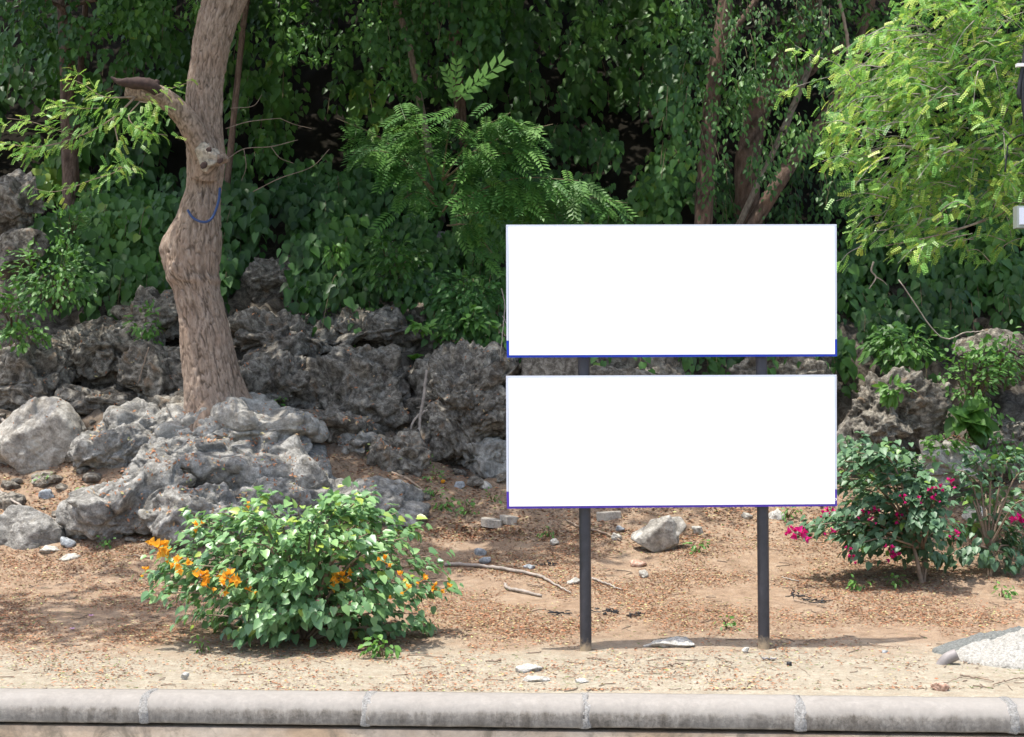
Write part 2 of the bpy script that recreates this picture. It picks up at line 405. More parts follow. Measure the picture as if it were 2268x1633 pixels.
M['post'] = post_mat()

def bark_mat(name, dark, mid, light, moss=None):
    m, n, p = mat_new(name); co = geoco(n)
    mp = N(n, 'ShaderNodeMapping'); mp.inputs['Scale'].default_value = (1, 1, 0.35); n.links.new(co, mp.inputs[0])
    a = noise(n, 22, 7, 0.7, 0.4, mp.outputs[0]); b = noise(n, 2.2, 5, 0.6, 0.5, co)
    c = ramp(n, a, [(0.28, dark), (0.5, mid), (0.72, light)])
    c = mixc(n, ramp(n, b, [(0.5, (0, 0, 0)), (0.68, (0.6, 0.6, 0.6))]), c, tuple(0.72 * x + 0.28 * y for x, y in zip(mid, (0.28, 0.14, 0.07))))
    at_ = N(n, 'ShaderNodeAttribute', attribute_name='tint')
    c = mixc(n, ramp(n, at_.outputs['Fac'], [(0.0, (0.85, 0.85, 0.85)), (0.75, (0, 0, 0))]), c, tuple(0.45 * x for x in dark))
    if moss: c = mixc(n, ramp(n, noise(n, 3, 5, 0.6, 0.3, co), [(0.55, (0, 0, 0)), (0.7, (0.5, 0.5, 0.5))]), c, moss)
    n.links.new(c, p.inputs['Base Color']); p.inputs['Roughness'].default_value = 0.92; p.inputs['Specular IOR Level'].default_value = 0.15
    bump(n, p, a, 0.8, 0.02)
    return m
M['bark'] = bark_mat('plated_bark', (0.15, 0.108, 0.077), (0.3, 0.226, 0.17), (0.43, 0.35, 0.28))
M['bark_red'] = bark_mat('reddish_bark', (0.06, 0.04, 0.03), (0.14, 0.095, 0.072), (0.23, 0.17, 0.135))
M['bark_pale'] = bark_mat('pale_bark', (0.14, 0.11, 0.085), (0.27, 0.22, 0.17), (0.4, 0.35, 0.28))
M['scar'] = simple('pale_scar_wood', (0.33, 0.29, 0.23), 0.9, 0.55, 16, b=0.6)
M['rot'] = simple('dark_rotten_wood', (0.05, 0.03, 0.025), 0.9, 0.4, 20, b=0.5)

def wall_mat():
    m, n, p = mat_new('stained_render'); co = geoco(n)
    a = noise(n, 3.2, 8, 0.7, 0.7, co); b = noise(n, 14, 6, 0.7, 0.3, co); c = noise(n, 1.3, 4, 0.6, 0.3, co)
    base = ramp(n, c, [(0.35, (0.4, 0.29, 0.19)), (0.65, (0.46, 0.385, 0.3))])
    base = mixc(n, 0.35, base, ramp(n, b, [(0.3, (0.2, 0.2, 0.2)), (0.7, (0.8, 0.8, 0.8))]), 'OVERLAY')
    col = mixc(n, ramp(n, a, [(0.5, (0, 0, 0)), (0.62, (0.8, 0.8, 0.8))]), base, (0.17, 0.14, 0.1))
    n.links.new(col, p.inputs['Base Color']); p.inputs['Roughness'].default_value = 0.9; bump(n, p, b, 0.3, 0.01)
    return m
M['render'] = wall_mat()
def coping_mat():
    m, n, p = mat_new('weathered_concrete'); co = geoco(n)
    mp = N(n, 'ShaderNodeMapping'); mp.inputs['Scale'].default_value = (1, 1, 0.3); n.links.new(co, mp.inputs[0])
    st = noise(n, 9, 8, 0.72, 0.5, mp.outputs[0]); a = noise(n, 28, 6, 0.72, 0.5, co); b = noise(n, 1.4, 4, 0.6, 0.3, co); f = noise(n, 130, 3, 0.7, 0, co)
    c = ramp(n, st, [(0.32, (0.098, 0.085, 0.069)), (0.5, (0.18, 0.162, 0.138)), (0.68, (0.27, 0.25, 0.218))])
    c = mixc(n, 0.85, c, ramp(n, a, [(0.32, (0.24, 0.24, 0.24)), (0.68, (0.76, 0.76, 0.76))]), 'OVERLAY')
    c = mixc(n, ramp(n, b, [(0.45, (0, 0, 0)), (0.7, (0.5, 0.5, 0.5))]), c, (0.25, 0.238, 0.215))
    geo = N(n, 'ShaderNodeNewGeometry'); sep = N(n, 'ShaderNodeSeparateXYZ'); n.links.new(geo.outputs['Position'], sep.inputs[0])
    mr = N(n, 'ShaderNodeMapRange'); mr.inputs[1].default_value = -0.1; mr.inputs[2].default_value = 0.0
    n.links.new(sep.outputs[2], mr.inputs[0])
    ad = N(n, 'ShaderNodeMath', operation='ADD'); n.links.new(mr.outputs[0], ad.inputs[0]); n.links.new(st, ad.inputs[1])
    c = mixc(n, ramp(n, ad.outputs[0], [(0.75, (0, 0, 0)), (1.3, (0.7, 0.7, 0.7))]), c, (0.275, 0.258, 0.232))   # bleached top; the overhead sun's brightness is put into this colour too
    n.links.new(c, p.inputs['Base Color']); p.inputs['Roughness'].default_value = 0.85; p.inputs['Specular IOR Level'].default_value = 0.25
    bump(n, p, f, 0.35, 0.006)
    return m
M['coping'] = coping_mat()

# ------------------------------------------------------------------ leaf templates (x across, y along, z normal)
HEART = (np.array([[0, 0, 0], [0, .5, -.03], [0, 1, -.16], [-.27, -.07, .06], [-.44, .25, .11], [-.27, .68, .03], [.27, -.07, .06], [.44, .25, .11], [.27, .68, .03]]),
         [[[0, 1, 4, 3], [0, 6, 7, 1], [1, 2, 5, 4], [1, 7, 8, 2]]])
OVAL = (np.array([[0, 0, 0], [0, .5, -.02], [0, 1, -.1], [-.24, .3, .06], [-.2, .7, .02], [.24, .3, .06], [.2, .7, .02]]),
        [[[0, 1, 4, 3], [0, 5, 6, 1]], [[1, 2, 4], [1, 6, 2]]])
DIAM = (np.array([[0, 0, 0], [-.28, .45, .05], [0, 1, 0], [.28, .45, .05]]), [[[0, 3, 2, 1]]])
FLAKE = (np.array([[0, 0, 0], [-.22, .5, .12], [0, 1, 0.02], [.22, .5, .05]]), [[[0, 3, 2, 1]]])
BLADE = (np.array([[-.06, 0, 0], [.06, 0, 0], [.05, .55, .08], [-.05, .55, .08], [0, 1, -.05]]), [[[0, 1, 2, 3]], [[3, 2, 4]]])
STRAP = (np.array([[-.07, 0, 0], [.07, 0, 0], [.13, .5, .12], [-.13, .5, .12], [0, 1, -.02]]), [[[0, 1, 2, 3]], [[3, 2, 4]]])

def compound(pairs, ll, lw, arch, terminal=True, ang=65):
    V, Q, T = [], [], []
    k = 0
    for i in range(pairs):
        t = 0.12 + 0.86 * i / pairs
        b = np.array([0, t, -arch * t * t])
        for sd in (-1, 1):
            a = R(ang - 25 * t)
            d = np.array([sd * math.sin(a), math.cos(a), -0.25 * arch]); w_ = np.array([-sd * math.cos(a), math.sin(a), 0]) * sd
            l = ll * (1 - 0.25 * abs(t - 0.5))
            V += [b, b + d * l * .5 + w_ * lw * .5 + [0, 0, .02], b + d * l, b + d * l * .5 - w_ * lw * .5 + [0, 0, .02]]
            Q.append([k, k + 1, k + 2, k + 3] if sd < 0 else [k, k + 3, k + 2, k + 1]); k += 4
    # rachis
    V += [[-.008, 0, 0], [.008, 0, 0], [.006, .5, -arch * .25], [-.006, .5, -arch * .25], [0.004, 1, -arch], [-0.004, 1, -arch]]
    Q += [[k, k + 1, k + 2, k + 3], [k + 3, k + 2, k + 4, k + 5]]; k += 6
    return np.array(V, float), [np.array(Q)]
FEATHER = compound(6, 0.21, 0.15, 0.3, ang=62)
FROND = compound(7, 0.34, 0.115, 0.35, ang=62)
SHOOT = compound(6, 0.3, 0.13, 0.1, ang=68)

def jit(n, s=1.0): return rng.normal(size=(n, 3)) * s

# ================================================================== SETTING
# ground sheet: fine in view, coarse beyond
xs = np.concatenate([np.linspace(-60, -9.4, 26), np.linspace(-9, 9, 301), np.linspace(9.4, 60, 26)])
ys = np.concatenate([np.linspace(11.07, 23, 250), np.linspace(23.2, 34, 60), np.linspace(34.6, 90, 40)])
# kerb line from two points of its back edge
KA = at(0, 1524, 1.0); KB = at(2268, 1546.5, 1.0)
def plane_z(x, y, z):
    d = rays(x, y); t = (z - CAMH) / d[2]; return d * t + np.array([0, 0, CAMH])
KA = plane_z(0, 1524, 0.02); KB = plane_z(2268, 1546.5, 0.02)
KD = norm(KB - KA); KN = np.array([KD[1], -KD[0], 0.0])        # along the kerb; towards the road
if KN[1] > 0: KN = -KN
def kerb_y(X): return KA[1] + (X - KA[0]) * KD[1] / KD[0]
XX, YY0 = np.meshgrid(xs, ys, indexing='ij')
sh = np.clip(1 - (YY0 - 11.07) / 4, 0, 1)
YY = YY0 + sh * (kerb_y(np.clip(XX, -20, 20)) - 11.07)
ZZ = ground_exact(XX, YY)
mb = MB(); nx, ny = XX.shape
i, j = np.meshgrid(np.arange(nx - 1), np.arange(ny - 1), indexing='ij')
mb.add(np.stack([XX, YY, ZZ], -1), [np.stack([i * ny + j, (i + 1) * ny + j, (i + 1) * ny + j + 1, i * ny + j + 1], -1).reshape(-1, 4)])
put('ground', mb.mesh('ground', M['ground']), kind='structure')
mb = MB(); mb.add([[-60, -40, -1.0], [60, -40, -1.0], [60, 11.6, -1.0], [-60, 11.6, -1.0]], [[[0, 1, 2, 3]]])
put('road', mb.mesh('road', M['road']), kind='structure')

# retaining wall with coping stones
wall = thing('retaining_wall', tuple(KA * 0.5 + KB * 0.5 + np.array([0, 0, -1.0])), 'low retaining wall of stained beige render with rounded concrete coping along the bottom', 'wall')
def kp(s, d, z): return KA + KD * s + KN * d + np.array([0, 0, z - 0.02 - (KD[2] * s)])
L0, L1 = -9.0, 17.0
prof_w = [(-0.02, -0.178), (-0.02, -1.05), (0.292, -1.05), (0.292, -0.2), (0.13, -0.197), (0.13, -0.178)]
mb = MB(); ss = np.linspace(L0, L1, 120)
V = np.array([[kp(s, d + (0.004 * perlin(np.array([[s * 2.3, z * 3, 0]]))[0] if d > 0.2 else 0), z) for d, z in prof_w] for s in ss]).reshape(-1, 3); k = len(prof_w)
i, j = np.meshgrid(np.arange(len(ss) - 1), np.arange(k), indexing='ij'); j2 = (j + 1) % k
mb.add(V, [np.stack([i * k + j, i * k + j2, (i + 1) * k + j2, (i + 1) * k + j], -1).reshape(-1, 4)])
part('wall_body', mb, M['render'], wall, smooth=False)
def coping_profile(n=16):
    pts = [(0.0, -0.174), (0.0, 0.022), (0.06, 0.026)]
    for a in np.linspace(90, -5, n):
        pts.append((0.165 + 0.135 * math.cos(R(a)), -0.10 + 0.125 * math.sin(R(a)) + 0.0))
    pts = [(d, z) if z < -.08 or d < .1 else (0.1 + (d - .1) * 1.0, z) for d, z in pts]
    pts += [(0.300, -0.158), (0.292, -0.170), (0.28, -0.174)]
    return pts
CP = coping_profile()
joints = [342, 823, 1298, 1763, 2222]
def s_of(x):
    y = 1560 + 23 * x / 2268; q = plane_z(x, y, -0.1); return float((q - KA) @ KD)
js = [s_of(x) for x in joints]
step = np.mean(np.diff(js))
edges = [js[0] - step * 3, js[0] - step * 2, js[0] - step] + js + [js[-1] + step, js[-1] + 2 * step]
def sweep(profile, sv, off):
    V = np.array([[kp(s, d, z) for d, z in profile] for s in sv]); sh_ = V.shape
    V = V.reshape(-1, 3) + off(V.reshape(-1, 3)); k = len(profile)
    i, j = np.meshgrid(np.arange(len(sv) - 1), np.arange(k), indexing='ij'); j2 = (j + 1) % k
    q = np.stack([i * k + j, (i + 1) * k + j, (i + 1) * k + j2, i * k + j2], -1).reshape(-1, 4)
    return V, [q, np.array([list(range(k))]), np.array([list(range((len(sv) - 1) * k, len(sv) * k))[::-1]])]
for a, b in zip(edges[:-1], edges[1:]):
    mb = MB(); dz = rng.normal() * 0.004; dd = rng.normal() * 0.005
    V, fs = sweep(CP, np.linspace(a + 0.006, b - 0.006, 46), lambda V: perlin(V * 5)[:, None] * np.array([0, -.004, .004]) + perlin(V * 22 + 3)[:, None] * np.array([0, -.002, .002]) + np.array([0, dd, dz]))
    mb.add(V, fs); part('coping_stone', mb, M['coping'], wall)
for s in edges[1:-1]:
    mb = MB(); sv = np.linspace(s - 0.042, s + 0.042, 12)
    V, fs = sweep(CP, sv, lambda V: 0)
    c = V.mean(0)
    t = ((V - KA) @ KD - s) / 0.042
    mid = KA + KD * s + KN * 0.15 + np.array([0, 0, -0.12])
    out = V - mid; out -= np.outer(out @ KD, KD); out = norm(out)
    n1 = perlin(V * 30) + 0.7 * perlin(V * 70)
    edge = np.clip(1 - np.abs(t) ** 3, 0, 1)
    V = V + out * (0.013 * edge + 0.006 * n1 - 0.003)[:, None] + KD * (perlin(V * 9 + 4) * 0.02 * np.sign(t) * (np.abs(t) > .5))[:, None]
    mb.add(V, fs); part('mortar_joint', mb, M['mortar'], wall)

# ================================================================== SIGN
SY = 12.70
bp0 = np.array([at(1121, 833, SY - 0.04), at(1853, 830, SY + 0.04)])
U = norm((bp0[1] - bp0[0]) * np.array([1, 1, 0])); NB = np.array([U[1], -U[0], 0.0])   # NB faces the camera
if NB[1] > 0: NB = -NB
O = bp0[0]
def onboard(x, y):
    d = rays(x, y); c = np.array([0, 0, CAMH]); t = ((O - c) @ NB) / (d @ NB); return c + d * t
def slab(mb, quad_px, front, back, mat=0):
    """four corner pixels TL TR BR BL on the board plane, extruded from front to back along the normal"""
    q = np.array([onboard(*p) for p in quad_px])
    V = np.concatenate([q + NB * front, q + NB * back])
    mb.add(V, [[[3, 2, 1, 0], [4, 5, 6, 7], [0, 1, 5, 4], [1, 2, 6, 5], [2, 3, 7, 6], [3, 0, 4, 7]]], mat=mat)
base_mid = hit1(1490, 1441)
sign = thing('signboard', tuple(base_mid), 'blank white double signboard on two round black posts', 'signboard')
def panel(TL, TR, BR, BL, bw, split_l, split_r, cmat, label):
    mb = MB(); i_ = lambda p, dx, dy: (p[0] + dx, p[1] + dy)
    slab(mb, [i_(TL, bw, bw), i_(TR, -bw, bw), i_(BR, -bw, -bw), i_(BL, bw, -bw)], 0.004, -0.03)
    pn = part('panel', mb, M['white'], sign, smooth=False, label=label)
    def rail(q, mat):
        m2 = MB(); slab(m2, q, 0.0, -0.05); part('frame_rail', m2, M[mat], pn, smooth=False)
    g = 0.3
    rail([TL, TR, i_(TR, 0, bw - g), i_(TL, 0, bw - g)], 'frame_grey')
    rail([i_(BL, 0, -bw + g), i_(BR, 0, -bw + g), BR, BL], cmat)
    rail([i_(TL, 0, bw), i_(TL, bw - g, bw), (TL[0] + bw - g + 1, split_l), (TL[0] + 1, split_l)], 'frame_grey')
    rail([i_(TR, -bw + g, bw), i_(TR, 0, bw), (TR[0] + 0.5, split_r), (TR[0] - bw + g + .5, split_r)], 'frame_grey')
    rail([(TL[0] + 1, split_l + g), (TL[0] + bw + 1 - g, split_l + g), i_(BL, bw - g, -bw), i_(BL, 0, -bw)], cmat)
    rail([(TR[0] - bw + .5 + g, split_r + g), (TR[0] + .5, split_r + g), i_(BR, 0, -bw), i_(BR, -bw + g, -bw)], cmat)
    return pn
panel((1121, 498), (1853, 497), (1854, 789.5), (1123, 792), 5, 754.5, 751.5, 'frame_blue', 'upper blank panel with blue lower edge')
lp = panel((1121, 832.5), (1853, 830), (1854, 1121.5), (1123, 1127), 5, 1089, 1084, 'frame_purple', 'lower blank panel with purple lower edge')
mb = MB()                                   # remnant of a round white letter at the frame
c = onboard(1850.0, 1106); ths = np.linspace(-90, 90, 13)
ring = [c + NB * 0.003 + (U * math.cos(R(t)) + np.array([0, 0, 1]) * math.sin(R(t))) * r for t in ths for r in (0.006, 0.0125)]
mb.add(ring, [[[2 * k, 2 * k + 1, 2 * k + 3, 2 * k + 2] for k in range(12)]])
part('letter', mb, M['white'], lp, smooth=False)
for xb, yb, xt in ((1297.5, 1440, 1293), (1692, 1444, 1689)):
    b = hit1(xb, yb); d = rays(xb, yb); c0 = np.array([0, 0, CAMH])
    # posts stand just behind the boards
    Ob = O - NB * 0.105; t = ((Ob - c0) @ NB) / (d @ NB); q = c0 + d * t
    gz = float(ground_z(q[0], q[1]))
    top = onboard(xt, 505) - NB * 0.105
    mb = MB(); zs = np.concatenate([[gz - 0.2], np.linspace(gz, top[2], 24)])
    f = (zs - gz) / (top[2] - gz)
    P = np.stack([q[0] + (top[0] - q[0]) * f, q[1] + (top[1] - q[1]) * f, zs], -1)
    mb.tube(P, 0.052, 32); part('post', mb, M['post'], sign)
    for zz in (onboard(xt, 560)[2], onboard(xt, 740)[2], onboard(xt, 890)[2], onboard(xt, 1070)[2]):
        m2 = MB(); m2.box((q[0], 0, zz) + np.array([0, (O - NB * 0.05)[1] + (q[0] - O[0]) * U[1] / U[0] + 0.004, 0]), (0.18, 0.05, 0.05)); part('bracket', m2, M['black'], sign, smooth=False)

# ================================================================== ROCKS
_ico = {}
def ico(level):
    if level not in _ico:
        bm = bmesh.new(); bmesh.ops.create_icosphere(bm, subdivisions=level, radius=1.0)
        V = np.array([v.co for v in bm.verts]); Fc = np.array([[v.index for v in f.verts] for f in bm.faces]); bm.free()
        _ico[level] = (V, Fc)
    return _ico[level]

def rock_verts(c, ext, seed, level, style, rotz=0.0, tilt=0.0):
    r_ = np.random.default_rng(seed); D, Fc = ico(level)
    ext = np.asarray(ext, float)
    k = 26.0 if style in ('slabby', 'craggy', 'smooth') else 12.0
    rad = np.zeros(len(D)); nl = 1 if style == 'small' else 2 if style == 'smooth' else 4
    for l_ in range(nl):
        nrm = norm(r_.normal(size=(13, 3))); h = r_.uniform(0.5, 0.85, 13)
        if style == 'slabby': nrm[0] = norm(np.array([r_.normal() * .2, -.3, .95])); h[0] = .42 + .1 * l_; nrm[1] = norm(np.array([r_.normal() * .3, -1, .1])); h[1] = .55
        cl_ = r_.normal(size=3) * np.array([.3, .25, .22]) * (l_ > 0)
        hh = np.maximum(h + nrm @ cl_, 0.12)
        dots = D @ nrm.T
        lim = np.where(dots > 0.04, hh / np.maximum(dots, 0.04), 9)
        rl = np.minimum(-np.log(np.exp(-k * np.minimum(lim, 3)).sum(1) + np.exp(-k * 1.2)) / k, 1.2)
        rad = np.maximum(rad, rl)
    lo_, hi_ = (D * rad[:, None]).min(0), (D * rad[:, None]).max(0)
    rad = rad * 1.0
    ext = ext * 2.05 / (hi_ - lo_)
    P = D * rad[:, None] * ext
    off = seed * 3.7
    sc_ = ext.mean()
    nr = norm(D / ext)
    amp = min(1.0, sc_ / 0.6)
    q = P + off
    wq = q + 0.22 * np.stack([perlin(q * 1.7 + 1), perlin(q * 1.7 + 40), perlin(q * 1.7 + 80)], -1)
    if style == 'pitted':
        d = 0.17 * fbm(wq * 1.3, 5, 2.1, 0.55) + 0.13 * (ridged(wq * 1.9, 4) - 0.9)
        f1, f2 = worley(wq * 3.6); d -= 0.16 * np.clip(0.45 - f1, 0, 1) / 0.45 * (perlin(q * 1.3 + 9) > -0.1)
        f1, f2 = worley(wq * 9); d -= 0.045 * np.clip(0.5 - f1, 0, 1) / 0.5
        d += 0.025 * perlin(wq * 13) + 0.014 * perlin(wq * 27)
    elif style == 'craggy':
        d = 0.13 * fbm(wq * 1.3, 6, 2.1, 0.58) + 0.09 * (ridged(wq * 1.6 * np.array([1, 1, 1.9]), 4) - 0.9)
        f1, f2 = worley(wq * 7); d -= 0.03 * np.clip(0.5 - f1, 0, 1) / 0.5 * (perlin(q * 1.7 + 4) > 0)
        d += 0.018 * perlin(wq * 14) + 0.01 * perlin(wq * 30)
    elif style == 'smooth':
        d = 0.08 * fbm(q * 1.2, 6, 2.1, 0.5) + 0.03 * (ridged(wq * np.array([1.0, 1.0, 2.0]), 4) - 0.9) + 0.012 * perlin(wq * 12)
    elif style == 'slabby':
        d = 0.09 * fbm(q * 1.2, 6, 2.1, 0.55) + 0.05 * (ridged(wq * np.array([1.0, 1.0, 2.6]), 4) - 0.9)
        f1, f2, idd = worley_id(wq * np.array([2.3, 2.3, 3.4])); e_ = f2 - f1
        d += 0.075 * (_grad[idd][..., 0] * 1.2) * np.clip(e_ / .12, 0, 1) - 0.05 * np.exp(-(e_ / .05) ** 2)
        d += 0.014 * perlin(wq * 12) + 0.008 * perlin(wq * 28)
    else:
        q = P / sc_ + off
        d = sc_ * (0.14 * fbm(q * 1.4, 4) + 0.03 * perlin(q * 6)); amp = 1
    P = P + nr * (d * amp)[:, None]
    P = P @ np.array(Matrix.Rotation(tilt, 3, 'Y')).T @ np.array(Matrix.Rotation(rotz, 3, 'Z')).T
    return P + c, Fc

def rock(x, y0, y1, wpx, seed, style, mat, label, level=6, dep=0.8, rotz=0.0, tilt=0.0, cat='rock', group=None, sink=0.25, Y=None, name=None, deep=0.0):
    yb = y1
    if Y is None:
        b = hit1(x, yb); Yb = b[1]
    else: Yb = Y
    rx = wpx / 2 * Yb / F
    ry = rx * dep
    hz = (y1 - y0) * Yb / F
    ztop = at(x, y0, Yb + ry * 0.5)[2]; zb = at(x, y1, Yb)[2]
    hz = max(ztop - zb, 0.02)
    rz = hz * (0.5 + sink / 2)
    c = np.array([at(x, y1, Yb + ry * 0.55)[0], Yb + ry * 0.55 + deep, ztop - rz])
    V, Fc = rock_verts(c, (rx * 1.02, ry, rz), seed, level, style, rotz, tilt)
    mb = MB(); mb.add(V, [Fc])
    return solo(name or ('boulder' if wpx > 60 else 'stone'), mb, M[mat], (c[0], c[1], zb), label, cat, group)

G1 = 'limestone rocks on the slope'
R_ = lambda *a, **k: rock(*a, group=G1, **k)
R_(92, 903, 1052, 196, 5, 'smooth', 'rock_pale', 'large pale boulder with smooth whitish faces at the left edge', rotz=0.2)
R_(55, 1108, 1205, 190, 6, 'smooth', 'rock_grey', 'flat grey slab half sunk in orange litter at the left edge', dep=0.6, tilt=0.25, sink=0.5)
R_(20, 1090, 1128, 66, 7, 'slabby', 'rock', 'squarish brown rock above the flat slab at the left edge', level=5)
R_(185, 853, 912, 214, 8, 'craggy', 'rock', 'long low craggy rock behind the pale boulder', level=6)
R_(325, 900, 990, 210, 9, 'craggy', 'rock_grey', 'dark lumpy rock left of the tree base')
R_(245, 950, 1045, 190, 10, 'craggy', 'rock_grey', 'low grey rock between pale boulder and outcrop')
R_(385, 872, 935, 150, 11, 'craggy', 'rock', 'brownish rock touching the left side of the tree base', level=5)
R_(520, 880, 1000, 350, 12, 'slabby', 'rock_pale', 'broad pale ledge right under the tree trunk', dep=0.7)
R_(545, 930, 1075, 370, 13, 'slabby', 'rock_grey', 'big grey outcrop strewn with orange leaves below the tree', dep=0.9, tilt=0.1)
R_(365, 955, 1075, 240, 14, 'craggy', 'rock_grey', 'dark rough rock in front of the tree base')
R_(300, 1035, 1190, 290, 15, 'slabby', 'rock_grey', 'tall grey rock face left behind the orange flowering bush', dep=0.8, tilt=-0.15)
R_(455, 1070, 1200, 270, 16, 'craggy', 'rock_grey', 'grey rock just behind the top left of the flowering bush')
R_(710, 1000, 1170, 370, 17, 'slabby', 'rock_grey', 'large slanting grey slab behind the flowering bush', dep=0.9, tilt=0.3)
R_(850, 1068, 1155, 190, 18, 'slabby', 'rock_grey', 'right end of the grey outcrop beside the flowering bush top', dep=0.8, tilt=0.25)
R_(625, 1060, 1190, 240, 19, 'craggy', 'rock_grey', 'grey rock hidden behind the middle of the flowering bush')
R_(800, 770, 960, 250, 20, 'pitted', 'rock', 'pale pitted limestone outcrop right of the tree', level=6, Y=20.0)
R_(1035, 775, 985, 260, 21, 'pitted', 'rock', 'big dark pitted boulder beside the lower board', level=7, Y=19.8)
R_(625, 690, 805, 270, 22, 'pitted', 'rock', 'crumbly pitted rock high behind the right of the trunk', level=6, Y=21.0)
R_(600, 790, 910, 190, 23, 'pitted', 'rock', 'holed dark rock just right of the trunk base', level=6, Y=20.0)
R_(340, 775, 890, 190, 24, 'pitted', 'rock', 'rock with large round holes left of the trunk', level=6, Y=20.2)
R_(215, 700, 830, 230, 25, 'pitted', 'rock', 'bulging rock wall between green shrub and tree', level=6, Y=20.8)
R_(60, 770, 895, 210, 26, 'pitted', 'rock', 'dark overhanging rock above the driftwood at the left edge', level=6, Y=20.4)
R_(340, 640, 740, 170, 27, 'pitted', 'rock', 'rock ledge under the vines left of the trunk', level=6, Y=21.3)
R_(790, 945, 1000, 100, 28, 'pitted', 'rock_pale', 'small tan rock at the foot of the pitted outcrop', level=6)
R_(880, 960, 1040, 130, 29, 'pitted', 'rock', 'jagged grey rock with sharp fins below the dark boulder', level=6)
R_(1065, 965, 1045, 170, 30, 'pitted', 'rock_pale', 'light jagged rock at the left edge of the lower board', level=6)
R_(715, 900, 975, 190, 31, 'craggy', 'rock', 'low brown rock between ledge and pitted outcrop', level=5)
R_(850, 680, 770, 330, 32, 'craggy', 'rock', 'sloping brown rock above the pitted outcrop', level=6, Y=21.5, dep=1.0)
R_(622, 560, 670, 130, 33, 'pitted', 'rock', 'tan rock face showing between vines right of the trunk', level=6, deep=.3)
R_(870, 515, 600, 130, 34, 'pitted', 'rock_pale', 'pale rock showing through leaves under the drooping shrub', level=6, deep=.3)
R_(990, 505, 560, 110, 35, 'craggy', 'rock_pale', 'small sunlit rock near the top left corner of the upper board', level=5, deep=.3)
R_(42, 375, 490, 130, 36, 'craggy', 'rock', 'rounded brown boulder among vines high at the left edge', level=6, Y=22.2)
R_(35, 505, 590, 130, 37, 'craggy', 'rock', 'brown rock under the round boulder at the left edge', level=6, Y=21.8)
R_(1975, 838, 1012, 205, 38, 'pitted', 'rock', 'round pitted boulder with a plant on top right of the boards', level=7, Y=19.2)
R_(2235, 915, 1030, 150, 39, 'pitted', 'rock', 'dark pitted rock at the right edge', level=6, Y=19.3)
R_(2200, 735, 830, 160, 40, 'craggy', 'rock', 'brown rock under vines at the upper right edge', level=6, Y=20.8)
R_(2100, 985, 1065, 190, 41, 'craggy', 'rock_pale', 'low pale rock behind the magenta flowering bush', level=6, Y=18.6)
R_(1890, 925, 1030, 90, 42, 'pitted', 'rock', 'rock peeping out at the right edge of the lower board', level=5, Y=19.2)
R_(1420, 770, 900, 420, 44, 'craggy', 'rock', 'brown rock band seen between the two boards', level=6, Y=20.6)
R_(1760, 760, 900, 260, 45, 'craggy', 'rock', 'dark rock seen between the boards at the right post', level=6, Y=20.6)
R_(1165, 800, 850, 70, 46, 'pitted', 'rock', 'holed rock in the gap at the left end of the boards', level=5, Y=20.3)
# old squared block visible between the boards
mb = MB(); c = at(1220, 850, 20.0)
mb.box(c, (0.82, 0.6, 0.75)); bmv = mb.V[0]
solo('stone_block', mb, M['rock'], (c[0], c[1], c[2] - 0.4), 'flat faced stone block behind the left post between the boards', 'block', smooth=False)

G2 = 'loose stones on the ground'
S_ = lambda *a, **k: rock(*a, group=G2, level=k.pop('level', 4), **k)
S_(1458, 1136, 1225, 100, 60, 'smooth', 'rock_pale', 'large pale wedge shaped stone between the posts', level=6, tilt=0.5, dep=0.6, cat='stone')
S_(1497, 1150, 1176, 38, 61, 'small', 'stone_blue', 'bluish grey stone right of the pale wedge', cat='stone')
S_(1545, 1162, 1182, 26, 62, 'small', 'stone', 'small tan stone right of the bluish stone', cat='stone')
S_(1021, 1063, 1082, 28, 63, 'small', 'stone_blue', 'small grey stone left of the lower board', cat='stone')
S_(1070, 1060, 1084, 38, 64, 'small', 'stone', 'rough tan stone touching the left edge of the lower board', cat='stone')
S_(1060, 1214, 1230, 28, 65, 'small', 'stone_blue', 'flat bluish stone left of the left post', cat='stone')
S_(1077, 1234, 1250, 26, 66, 'small', 'stone_blue', 'dark angular stone just below the flat bluish one', cat='stone')
S_(1425, 1264, 1282, 22, 67, 'small', 'stone', 'pale cube like stone in the middle of the orange litter', cat='stone')
S_(1410, 1240, 1253, 36, 68, 'small', 'stone_red', 'flat brown stone below the pale wedge', cat='stone')
S_(1175, 1249, 1262, 26, 69, 'small', 'stone_blue', 'dark flat stone by the long fallen branch', cat='stone')
S_(1275, 1278, 1294, 34, 70, 'small', 'stone', 'pinkish stone just left of the left post', cat='stone')
S_(1366, 1180, 1197, 22, 71, 'small', 'stone', 'small tan stone right of the left post, lower of two', cat='stone')
S_(1372, 1163, 1176, 18, 72, 'small', 'stone_blue', 'small grey stone right of the left post, upper of two', cat='stone')
S_(1228, 1195, 1208, 20, 73, 'small', 'stone', 'small pale stone left of the left post', cat='stone')
S_(1490, 1414, 1430, 110, 74, 'small', 'stone_white', 'long whitish stone sunk in the soil between the posts', sink=0.8, dep=0.5, cat='stone', level=5)
S_(1165, 1472, 1490, 60, 75, 'small', 'stone_white', 'pale sunk stone among weeds near the coping', sink=0.8, cat='stone', level=5)
S_(1185, 1497, 1508, 60, 76, 'small', 'stone_white', 'flat whitish stone nearest the coping', sink=0.8, dep=0.5, cat='stone', level=5)
S_(1650, 1433, 1446, 16, 77, 'small', 'stone_white', 'small white stone left of the right post base', cat='stone')
S_(2077, 1507, 1530, 38, 78, 'small', 'stone_red', 'reddish brown stone near the coping at the right', cat='stone', level=5)
S_(2083, 1527, 1536, 14, 79, 'small', 'stone_white', 'tiny white stone in front of the reddish stone', cat='stone')
